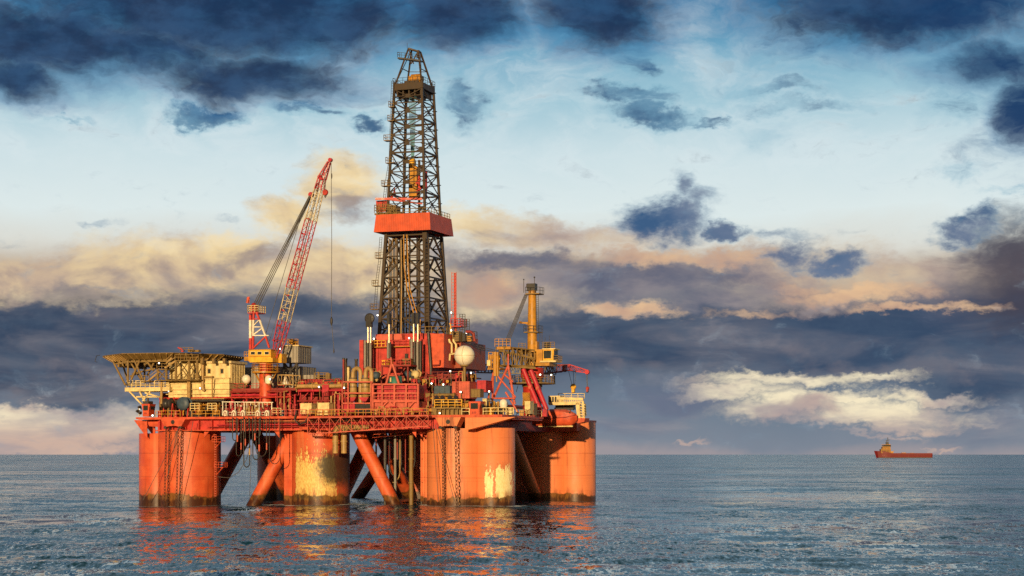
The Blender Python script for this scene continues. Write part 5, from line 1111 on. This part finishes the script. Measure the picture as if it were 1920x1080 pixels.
# white hose saddles and their pipe rack
sad = None
for x, l in ((422, 'leftmost white hose saddle on the deck edge'), (438, 'second white hose saddle from the left on the deck edge'), (455, 'middle white hose saddle on the deck edge'), (483, 'fourth white hose saddle, left of the last one'), (500, 'rightmost white hose saddle on the deck edge')):
    b = -8.1; p = P(x, 778, b)
    if sad is None:
        sad = thing('hose_saddle', l, 'saddle', p, 'white hose saddles'); m = MB(); r_ = .46
        arc = [(p[0]+r_*math.cos(a), p[2]+.35+r_*math.sin(a)*1.25) for a in np.linspace(0, PI, 13)]; m.fprism([(p[0]+.42, p[2]-.2)]+arc+[(p[0]-.42, p[2]-.2)], b, b+.55); m.build('saddle_plate', WHITE, sad)
        m = MB(); m.tube([(p[0]-.26, b-.07, p[2]-.2), (p[0]-.2, b-.07, p[2]+.4), (p[0], b-.07, p[2]+.62), (p[0]+.2, b-.07, p[2]+.4), (p[0]+.26, b-.07, p[2]-.2)], .07, 6); m.build('rim', DRED, sad)
    else: copy_at(sad, p, l)
t = thing('pipe_rack', 'white goalpost shaped pipe rack above the hose saddles', 'rack', P(465, 780, -7)); m = MB(); m.bar(P(416, 753.5, -7), P(512, 754.5, -7), .15)
for x in (417.5, 441, 458, 486, 509.5): m.bar(P(x, 754, -7), P(x, 779, -7), .15)
m.bar(P(418, 773, -7), P(508, 773, -7), .09); m.bar(P(418, 778, -7), P(508, 778, -7), .09)
for x in (424, 433, 446, 463, 470, 478, 492, 501): m.bar(P(x, 755, -7.1), P(x, 760+x % 5*2, -7.1), .09)
for x in (450, 478): m.bar(P(x, 761, -7.1), P(x+4, 761, -7.1), .2)
m.build('frame', WHITE, t); m = MB(); m.rail([P(510, -0+778, -7), P(527, 778, -7)], 1.3, .8, .06, 3); m.build('gate', CREAM, t)
# tan ducts with gooseneck bends
duct = None
for x, l in ((662, 'left of two tan settling tanks with gooseneck ducts'), (685.5, 'right of two tan settling tanks with gooseneck ducts')):
    b = -1.0
    t = thing('settling_tank', l, 'tank', P(x, 768, b), 'tan tanks with gooseneck ducts'); a, c = P(x, 742, b), P(x, 711, b)
    m = MB(); m.lathe([(.25, a[2]-.6), (.8, a[2]), (.8, c[2]), (.55, c[2]+.3)], (a[0], b, 0), 'z', 24); m.build('vessel', TAN, t)
    m = MB(); d = P(x+14 if x < 670 else x+11, 768, b); top = c[2]+1.1; rr_ = (d[0]-a[0])/2
    m.tube([(a[0], b, c[2]+.2)] + [(a[0]+rr_-rr_*math.cos(q), b, top+1.0*math.sin(q)) for q in np.linspace(.0, PI, 9)] + [(d[0], b, top-.5), (d[0], b, a[2] if x > 670 else d[2])], .42, 14); m.build('gooseneck', TAN, t)
    m = MB()
    for zz in (c[2]+.1, (a[2]+c[2])/2): m.lathe([(.86, 0), (.86, .14)], (a[0], b, zz), 'z', 20)
    m.build('band', DARK, t)
    m = MB(); m.fprism([P(x-11, 745, b)[::2], P(x+8, 745, b)[::2], P(x+3, 753, b)[::2], P(x-4, 753, b)[::2]], b-.6, b+.6); m.build('hopper', MAG, t)
fr = thing('steel_frame', 'open pink frame round the tan settling tanks', 'frame', P(670, 780, -2.5)); m = MB(); b = -2.6
for x in (642, 653, 696): m.bar(P(x, 715, b), P(x, 775, b), .24)
for y in (716, 737, 756): m.bar(P(641, y, b), P(699, y, b), .24)
m.build('bars', PINK, fr); m = MB(); m.pbox(642, 665, 758, 772, -2.2, 3); m.build('panel', MAG, fr); m = MB(); m.pbox(666, 694, 758, 767, -2.4, 2.5)
for k in range(5): m.pbox(666, 694, 768+k*1.5, 769+k*1.5, -2.3, 1)
m.build('louvre', BLACK, fr)
# crimson module in a frame
fm = thing('process_module', 'crimson module inside an open pink frame at mid deck', 'module', P(742, 780, -3)); b = -3.0
m = MB(); m.pbox(707, 781, 722, 748, b+.6, 5)
for x in (715, 730, 745, 762, 774): m.pbox(x, x+1.2, 722, 748, b+.45, .148)
m.build('casing', MAG, fm); m = MB(); m.pbox(700, 783, 753, 769, b+.5, 5); m.build('casing', PINK, fm)
m = MB()
for x in (699.5, 717, 740, 762, 784): m.bar(P(x, 720, b), P(x, 770, b), .34)
for y in (720.5, 737, 750.5, 753, 768.5): m.bar(P(699, y, b), P(784.5, y, b), .3)
for x0, x1, y0, y1 in ((713, 726, 767, 754), (730, 746, 754, 767), (764, 776, 767, 754)): m.bar(P(x0, y0, b), P(x1, y1, b), .24)
m.build('frame', PINK, fm); m = MB()
for y in (729, 744): m.bar(P(699, y, b-.1), P(784, y, b-.1), .1)
for x in range(703, 784, 7): m.bar(P(x, 737, b-.1), P(x, 750, b-.1), .08)
m.build('railing', PINK, fm)
stand('lifting_frame', [((734, 683), (724, 720)), ((736, 683), (748, 720))], [((729, 704), (744, 704)), ((725, 704), (717, 709)), ((734, 683), (733, 670))], -.5, .01, PINK, 'pink A shaped lifting frame over the teal tank', .24)
t = thing('round_tank', 'teal round tank behind the pink lifting frame', 'tank', P(741, 722, 1)); a, c = P(741, 722, 1), P(741, 706.5, 1); MB().lathe([(1.35, a[2]), (1.35, c[2]), (1.1, c[2]+.15)], (a[0], 1, 0), 'z', 28).build('shell', TEAL, t); MB().pbox(731, 733.5, 708, 716, -.5, .1).build('sign', CREAM, t)
# red steelwork with yellow boxes in the middle
def ribbed(name, x0, x1, y0, y1, b, d, mat, label, cat='container', ribs=7, door=None):
    t = thing(name, label, cat, P((x0+x1)/2, y1, b), 'containers and cabins on deck'); m = MB(); m.pbox(x0, x1, y0, y1, b, d); m.build('casing', mat, t); m = MB()
    for k in range(ribs+1): x = x0+(x1-x0)*k/ribs; m.pbox(x-.35, x+.35, y0, y1, b-.12, .118)
    m.pbox(x0-.4, x1+.4, y0-.8, y0+.3, b-.16, d+.25); m.build('rib', mat, t)
    if door: m = MB(); m.pbox(*door, b-.18, .1); m.build('door', DARK, t)
    return t
ribbed('container', 814, 843, 724, 738, 6, 3, NAVY, 'slate blue container between the crimson module and the orange container', ribs=3)
ribbed('container', 848, 880, 716, 747, 4, 4, PINK, 'ribbed orange red container with a ladder under the big radome', ribs=6)
ribbed('container', 895, 911, 714, 735, 8, 4, MAG, 'crimson container left of the pink trestle', ribs=2)
ribbed('container', 905, 912, 748, 764, -1, 2, CREAM, 'small pale grey cabinet right of the red operator cabin', ribs=1)
ribbed('container', 883, 900, 730, 745, 0, 2, KHAKI, 'khaki equipment box above the red operator cabin', ribs=3)
m = MB()
for o in (0, 3.5): m.bar(P(855+o, 716, 3.6), P(855+o, 747, 3.6), .08)
for y in range(718, 746, 3): m.bar(P(855, y, 3.6), P(858.5, y, 3.6), .08)
tag(m.build('ladder', DRED), 'dark red ladder on the ribbed orange red container', 'ladder')
for x0, x1, y0, y1, b, mat, l in ((563, 584, 757, 776, 0, CREAM, 'left of two cream boxes under the red pipe deck'), (596, 617, 756, 778, 0, CREAM, 'right of two cream boxes under the red pipe deck'), (716, 729, 676, 684, 9, YEL, 'bright yellow control box on the red house platform'), (742, 753, 674, 683, 10, RED, 'small red valve skid beside the yellow control box'), (754, 768, 673, 684, 10, KHAKI, 'khaki machine on the red house platform'), (984, 994, 753, 776, 6, CREAM, 'white upright tank cabinet left of the crimson props'), (989, 1001, 757, 779, 8, KHAKI, 'yellowish slatted box at the foot of the crimson props'), (923, 935, 755, 764, 0, CREAM, 'cream cabinet behind the small white radome'), (795, 806, 738, 752, 2, KHAKI, 'khaki pump skid right of the crimson module'), (868, 878, 757, 772, -5, MUS, 'mustard motor box left of the red operator cabin'), (626, 640, 738, 752, 3, MAG, 'crimson pump casing left of the tan tanks'), (604, 616, 722, 742, 3, MAG, 'crimson domed vessel over the right cream box')):
    t = thing('equipment_box', l, 'equipment', P((x0+x1)/2, y1, b), 'boxes of machinery on deck'); MB().pbox(x0, x1, y0, y1, b, 2.0).build('casing', mat, t)
    for k in range(3): m = MB(); m.tube([P(x0+2+k*(x1-x0-4)/2, y1-1, b-.2), P(x0+2+k*(x1-x0-4)/2, y1-5-k*1.5, b-.25), P(x0+4+k*(x1-x0-4)/2, y1-6-k*1.5, b-.2)], .11, 6); m.build('pipework', TAN if mat is CREAM else DRED, t)
    m = MB(); m.pbox(x0-.5, x1+.5, y0-.9, y0+.2, b-.1, 2.2); m.build('lid', mat, t)
t = thing('work_platform', 'red work platform carrying the yellow control box before the house', 'platform', P(740, 690, 9)); m = MB(); m.pbox(714, 770, 684, 687, 8.5, 4); m.build('deck', DRED, t); m = MB()
for x in (716, 742, 765): m.bar(P(x, 687, 9), P(x, 722, 9), .3)
m.bar(P(744, 710, 9), P(760, 690, 9), .22); m.build('post', DRED, t); m = MB(); m.rail([P(714, 684, 8.5), P(770, 684, 8.5)], 1.1, 1.1, .05); m.build('railing', RED, t)
for x, y, mat, l in ((706, 704, NAVY, 'slate blue pump motor left of the pink lifting frame'), (766, 702, NAVY, 'slate blue pump motor left of the cream valve cluster'), (780, 702, CREAM, 'cream valve cluster under the right tensioner cylinders')):
    b = 10; c = P(x, y, b); t = thing('pump_motor', l, 'pump', (c[0], b, c[2]-1), 'pumps under the red house'); MB().lathe([(.3, -.9), (.75, -.7), (.75, .6), (.4, .85)], c, 'b', 18).build('casing', mat, t); m = MB(); m.box(c[0]-.8, c[0]+.8, b-.5, b+.6, c[2]-1.2, c[2]-.7); m.tube([(c[0]+.8, b, c[2]-.6), (c[0]+1.1, b, c[2]+.3), (c[0]+.5, b, c[2]+.9)], .18, 8); m.build('base', TAN, t)
# long pipes over the red deck
for i, (x0, x1, y, b, r, mat, l) in enumerate(((556, 648, 724.5, 3.6, .42, TAN, 'thick tan pipe lying along the top of the red pipe deck'), (434, 545, 735, 3.2, .2, DRED, 'upper dark red pipe along the deck right of the accommodation'), (300, 545, 747, 2.2, .16, RED, 'long red pipe running in front of the cream accommodation'), (436, 545, 741, 3.3, .24, MAG, 'crimson pipe just below the upper dark red pipe'), (560, 700, 733, 3.4, .2, MAG, 'crimson pipe below the thick tan pipe'), (556, 642, 752, 2.8, .18, DRED, 'dark red pipe above the cream boxes'), (796, 852, 741, 3, .3, KHAKI, 'khaki pipe in front of the slate blue container'), (796, 850, 747, 2.6, .2, MUS, 'mustard pipe under the khaki pipe'), (330, 420, 752, 1.5, .22, DARK, 'dark pipe along the foot of the cream wall'))):
    p, q = P(x0, y, b), P(x1, y, b); q = (q[0], q[1], p[2]); t = thing('deck_pipe', l, 'pipe', p, 'long pipes along the deck'); MB().tube([p, q], r, 12).build('pipe', mat, t)
    n = int((q[0]-p[0])/3)
    for k in range(n+1): m = MB(); m.lathe([(r*1.4, -.12), (r*1.4, .12)], (p[0]+(q[0]-p[0])*k/max(n, 1), b, p[2]), 'r', 12); m.bar((p[0]+(q[0]-p[0])*k/max(n, 1), b, p[2]-r), (p[0]+(q[0]-p[0])*k/max(n, 1), b, p[2]-r-.7), .14); m.build('flange', mat, t)
# deck bulwark of small upright pipes, valves and ladders under the upper deck: one rack per bay
for i, (x0, x1, l) in enumerate(((520, 556, 'tangle of crimson pipes and valves right of the white pipe rack'), (584, 598, 'narrow stack of crimson pipes between the two cream boxes'), (617, 642, 'tangle of crimson pipes left of the tan settling tanks'), (784, 812, 'dark red ladder and pipe tangle right of the crimson module'), (430, 512, 'long low tangle of red pipes behind the white pipe rack'), (866, 882, 'khaki pipes and valves before the ribbed orange container'), (372, 420, 'dark machinery pipes below the cream wall'), (300, 368, 'brown pipes and valves behind the reels on the left deck'), (644, 700, 'crimson pipes and valves behind the tan settling tanks'), (812, 846, 'khaki pipes and hoses beneath the slate blue container'), (900, 960, 'khaki pipes and valves behind the corner rail'), (704, 782, 'red pipes and valves along the foot of the crimson module'))):
    b = {4: -3, 10: -1.5, 7: 1, 11: -4.5, 8: 2.5, 9: 1}.get(i, 1.5); t = thing('pipe_manifold', l, 'pipework', P((x0+x1)/2, 780, b), 'pipe tangles on the main deck'); cols_ = [(MAG, DRED, TAN), (KHAKI, DARK, MUS)][i in (5, 6, 7, 9, 10)]
    y0 = 733 if i in (0, 2, 3, 8) else (762 if i == 11 else 752)
    for q in range(3):
        m = MB(); n = max(3, int((x1-x0)/7))
        for k in range(n):
            xa = x0+random.random()*(x1-x0); ya = y0+random.random()*14; bb = b+random.random()*2
            pts = [P(xa, 779, bb), P(xa, ya, bb)]
            if random.random() < .6: xb = min(x1, max(x0, xa+random.choice((-1, 1))*(5+random.random()*8))); pts += [P(xb, ya, bb)]; 
            if len(pts) == 3 and random.random() < .6: pts += [P(xb, ya+12+random.random()*14, bb)]
            m.tube(pts, .09+.12*random.random(), 7)
            if random.random() < .6: m.lathe([(.3, -.06), (.3, .06)], P(xa, (ya+779)/2, bb-.3), 'b', 10)
        m.build('pipe', cols_[q], t)
# upright pipe runs and dark gear before the red house and under its galleries
for i, (x0, x1, y0, y1, b, l) in enumerate(((690, 706, 690, 722, 11.5, 'dark pipes and valves left of the slate blue pump motor'), (772, 800, 703, 724, 9, 'dark red pipes under the right tensioner cylinders'), (804, 846, 704, 724, 10, 'dark machinery pipes under the lower gallery of the red house'), (850, 892, 694, 716, 11, 'dark pipes under the shaded annex behind the radome post'), (560, 600, 712, 726, 5, 'low rusty pipe fittings on top of the upper deck left of the railing'), (604, 642, 710, 726, 5, 'low rusty pipe fittings on the upper deck beside the exhaust stacks'), (932, 962, 760, 778, 2, 'yellow pipes and valves behind the small white radome'), (1040, 1075, 760, 772, 34, 'dark winch gear on the deck behind the lifeboat'), (786, 812, 756, 779, -3, 'khaki valves and pipes between the crimson module and the anchor winches'))):
    t = thing('pipe_manifold', l, 'pipework', P((x0+x1)/2, y1, b), 'pipe tangles on the main deck')
    for q in range(6):
        xa = x0+(x1-x0)*(q+random.random())/6; ya = y0+random.random()*(y1-y0)*.4; xb = min(x1, max(x0, xa+random.choice((-1, 1))*(4+random.random()*9))); m = MB()
        m.tube([P(xa, y1, b), P(xa, ya, b-.3*q*.3), P(xb, ya, b-.3*q*.3), P(xb, ya+(y1-ya)*(.4+random.random()*.5), b)], .10+.10*random.random(), 7); m.build('pipe', (DRED, DARK, KHAKI, MAG, DRED, TAN)[(q+i) % 6], t)
    for q in range(3): m = MB(); m.lathe([(.32, -.07), (.32, .07)], P(x0+(x1-x0)*(q+.5)/3, y0+(y1-y0)*.55, b-.8), 'b', 10); m.build('valve_wheel', (RED, DARK, MUS)[q], t)
# stacks on the skyline
for x, yt, r, mat, l in ((644, 671, .2, DRED, 'short rusty stack left of the tallest stack on the skyline'), (648.5, 672, .28, BROWN, 'tallest rusty exhaust stack between crane and red house'), (653, 686, .26, CREAM, 'pale exhaust stack beside the tallest rusty one'), (656.5, 687, .16, BROWN, 'thin brown stack right of the pale stack'), (667, 673, .3, BROWN, 'leaning brown stack near the red house corner'), (661, 690, .2, MUS, 'short mustard stack near the tan goosenecks')):
    b = 14; p, q = P(x, 722, b), P(x+(1 if x == 667 else 0), yt, b); t = thing('exhaust_stack', l, 'stack', p, 'exhaust stacks on the skyline'); MB().tube([p, q], r, 10).build('pipe', mat, t); MB().lathe([(r*1.25, -.3), (r*1.25, 0)], q, 'z', 10).build('cap', DARK, t)
m = MB(); b = 13; m.rail([P(590, 712, b), P(616, 712, b)], 1.4, 1, .07, 3); m.bar(P(616, 722, b), P(616, 700, b), .9); m.bar(P(597, 713, b), P(597, 697, b), .25); m.bar(P(594, 699, b), P(600, 699, b), .5, .15); tag(m.build('railing', KHAKI), 'khaki railing with a rusty post on the skyline left of the stacks', 'railing')
t = thing('deck_house', 'low red deck house on the skyline right of the engine house', 'house', P(590, 722, 9)); MB().pbox(560, 624, 711, 722, 9, 6).build('wall', DRED, t); m = MB()
for k in range(12): m.pbox(562+k*5.1, 563.4+k*5.1, 711, 721, 8.8, .198)
m.build('rib', RED, t); MB().pbox(558, 600, 703, 710.5, 14, 4).build('rear_casing', GREYP, t); MB().pbox(623, 643, 708, 722, 14, 4).build('rear_cabin', NAVY, t)
# drums and small stores standing about
k = 0
for x, y, b, mat, l in ((530, 770, -5, NAVY, 'blue drum right of the white pipe rack'), (545, 771, -5, RED, 'red drum beside the lattice gangway end'), (912, 770, -6, KHAKI, 'khaki drum at the left of the corner rail'), (921, 771, -6, YEL, 'yellow drum behind the corner rail'), (957, 770, -5, CREAM, 'cream drum at the right end of the corner rail'), (300, 770, -5.5, RED, 'red drum beside the dark cable reel'), (330, 770, -5.5, RED, 'red drum between the dark and teal reels'), (360, 771, -5.5, DARK, 'dark drum right of the teal reel'), (978, 770, 12, MUS, 'mustard drum left of the white tank cabinet')):
    c = P(x, y, b); t = thing('drum', l, 'drum', (c[0], b, ZD), 'drums on deck'); MB().lathe([(.45, 0), (.45, 1.3)], (c[0], b, ZD), 'z', 16).build('body', mat, t); m = MB()
    for zz in (.05, .65, 1.2): m.lathe([(.49, 0), (.49, .08)], (c[0], b, ZD+zz), 'z', 16)
    m.build('hoop', mat, t)
# person-free stores: stowed hose coil by the gangway hinge
c = P(640, 776, -8.2); m = MB(); m.tube([(c[0]+1.1*math.sin(a*.9)*(1+.1*a), -8.2+.05*a, c[2]-.2*a+.9*math.cos(a)) for a in np.linspace(0, 9, 24)], .1, 6); tag(m.build('hose_coil', BLACK), 'black hose coil hung at the left end of the lattice gangway', 'hose')
p = P(556, 770, -8.3); wire([p, P(552, 786, -8.3), P(560, 796, -8.3), P(572, 792, -8.3), P(580, 778, -8.3)], .16, 'loading_hose', BLACK, 'thick black hose sagging at the left end of the lattice gangway', 'hose', None, 8)

# ---------------------------------------------------------------- supply ship on the horizon
SY = 5200.0
ship = bpy.data.objects.new('supply_ship', None); C.objects.link(ship); tag(ship, 'red supply ship with a yellow bridge on the horizon', 'ship'); S = SY/FPX
shx = (1692-960)*S; ship.location = (shx, SY, 0); BASE[ship] = (0, 0, 0)
ship.scale = (1, 1, 1)
sx_ = lambda px: (px-1692)*S
sz = lambda py: (858.6-py)*S
HS = paint('ship_red', (.15, .004, .007), .55, .1); HY_ = paint('ship_yellow', (.30, .135, .010), .55, .2)
def plan(f, hw, z): return None
rows = [(1638.8, 0.06, 1644.5), (1644, .5, 1647), (1652, .85, 1655), (1662, 1, 1662), (1672, 1, 1672), (1745, 1, 1745), (1747, .9, 1746.5)]
m = MB(); v = []
for (xt, wf, xb) in rows:
    top = {1638.8: 845.2, 1644: 845.4, 1652: 845.8, 1662: 847.2, 1672: 850.0}.get(xt, 850.4)
    for s in (-1, 1): v += [(sx_(xb), s*13*wf*.8, -6), (sx_(xt), s*13*wf, sz(top))]
f = []
for i in range(len(rows)-1):
    a = i*4; c = a+4; f += [(a, a+1, c+1, c), (a+2, c+2, c+3, a+3), (a+1, a+3, c+3, c+1)]
f += [(0, 2, 3, 1), (len(v)-4, len(v)-3, len(v)-1, len(v)-2)]
m.add(v, f); m.build('hull', HS, ship)
m = MB(); m.box(sx_(1670), sx_(1746), -13.3, -12.2, sz(851.6), sz(849.4)); m.box(sx_(1670), sx_(1746), 12.2, 13.3, sz(851.6), sz(849.4))
for x in (1683, 1701, 1717): m.box(sx_(x), sx_(x+1.2), -13.6, -13.2, sz(857), sz(851))
m.build('bulwark', HS, ship)
m = MB(); m.box(sx_(1650.5), sx_(1669), -11, 11, sz(849.5), sz(842)); m.box(sx_(1653.5), sx_(1668.5), -10, 10, sz(842.02), sz(838)); m.box(sx_(1655), sx_(1662), -9, 9, sz(838.02), sz(836.4)); m.build('bridge', HY_, ship)
m = MB()
for y in (841.6, 838.2, 834.4): m.rail([(sx_(1652), -10.8, sz(y)), (sx_(1668), -10.8, sz(y))], 2.2, 4, .25)
m.build('railing', MUS, ship)
m = MB()
for k in range(5): m.box(sx_(1653+k*2.8), sx_(1654.4+k*2.8), -11.1, -10.99, sz(846.5), sz(844.6))
m.build('porthole', GLASS, ship)
m = MB(); m.box(sx_(1690), sx_(1698), -6, 2, sz(851.5), sz(848.4)); m.box(sx_(1706), sx_(1713), -7, 0, sz(851.5), sz(849)); m.build('deck_cargo', MUS, ship)
m = MB(); m.box(sx_(1645), sx_(1746.6), -13.15, 13.15, -6, sz(857.4)); m.build('boot_top', DARK, ship)
m = MB(); m.box(sx_(1654.8), sx_(1669), -10.6, 10.6, sz(838), sz(834)); m.box(sx_(1658), sx_(1660.5), -10.2, -9.99, sz(844), sz(842)); m.build('windows', GLASS, ship)
m = MB(); m.box(sx_(1664.5), sx_(1669.5), 2, 8, sz(848), sz(833)); m.box(sx_(1669), sx_(1674), -9, 9, sz(849.5), sz(846)); m.bar((sx_(1672), -5, sz(849)), (sx_(1676), -5, sz(845)), 1.2); m.build('funnel', MUS, ship)
m = MB(); m.box(sx_(1661), sx_(1666), -4, 4, sz(834.2), sz(829)); m.bar((sx_(1665), 0, sz(830)), (sx_(1664.5), 0, sz(820)), 1.6); m.bar((sx_(1661), 0, sz(826)), (sx_(1669), 0, sz(824.5)), 1.3); m.bar((sx_(1662), 0, sz(829)), (sx_(1662), 0, sz(825)), 1.5); m.build('mast', DARK, ship)
print('objects', len(bpy.data.objects))
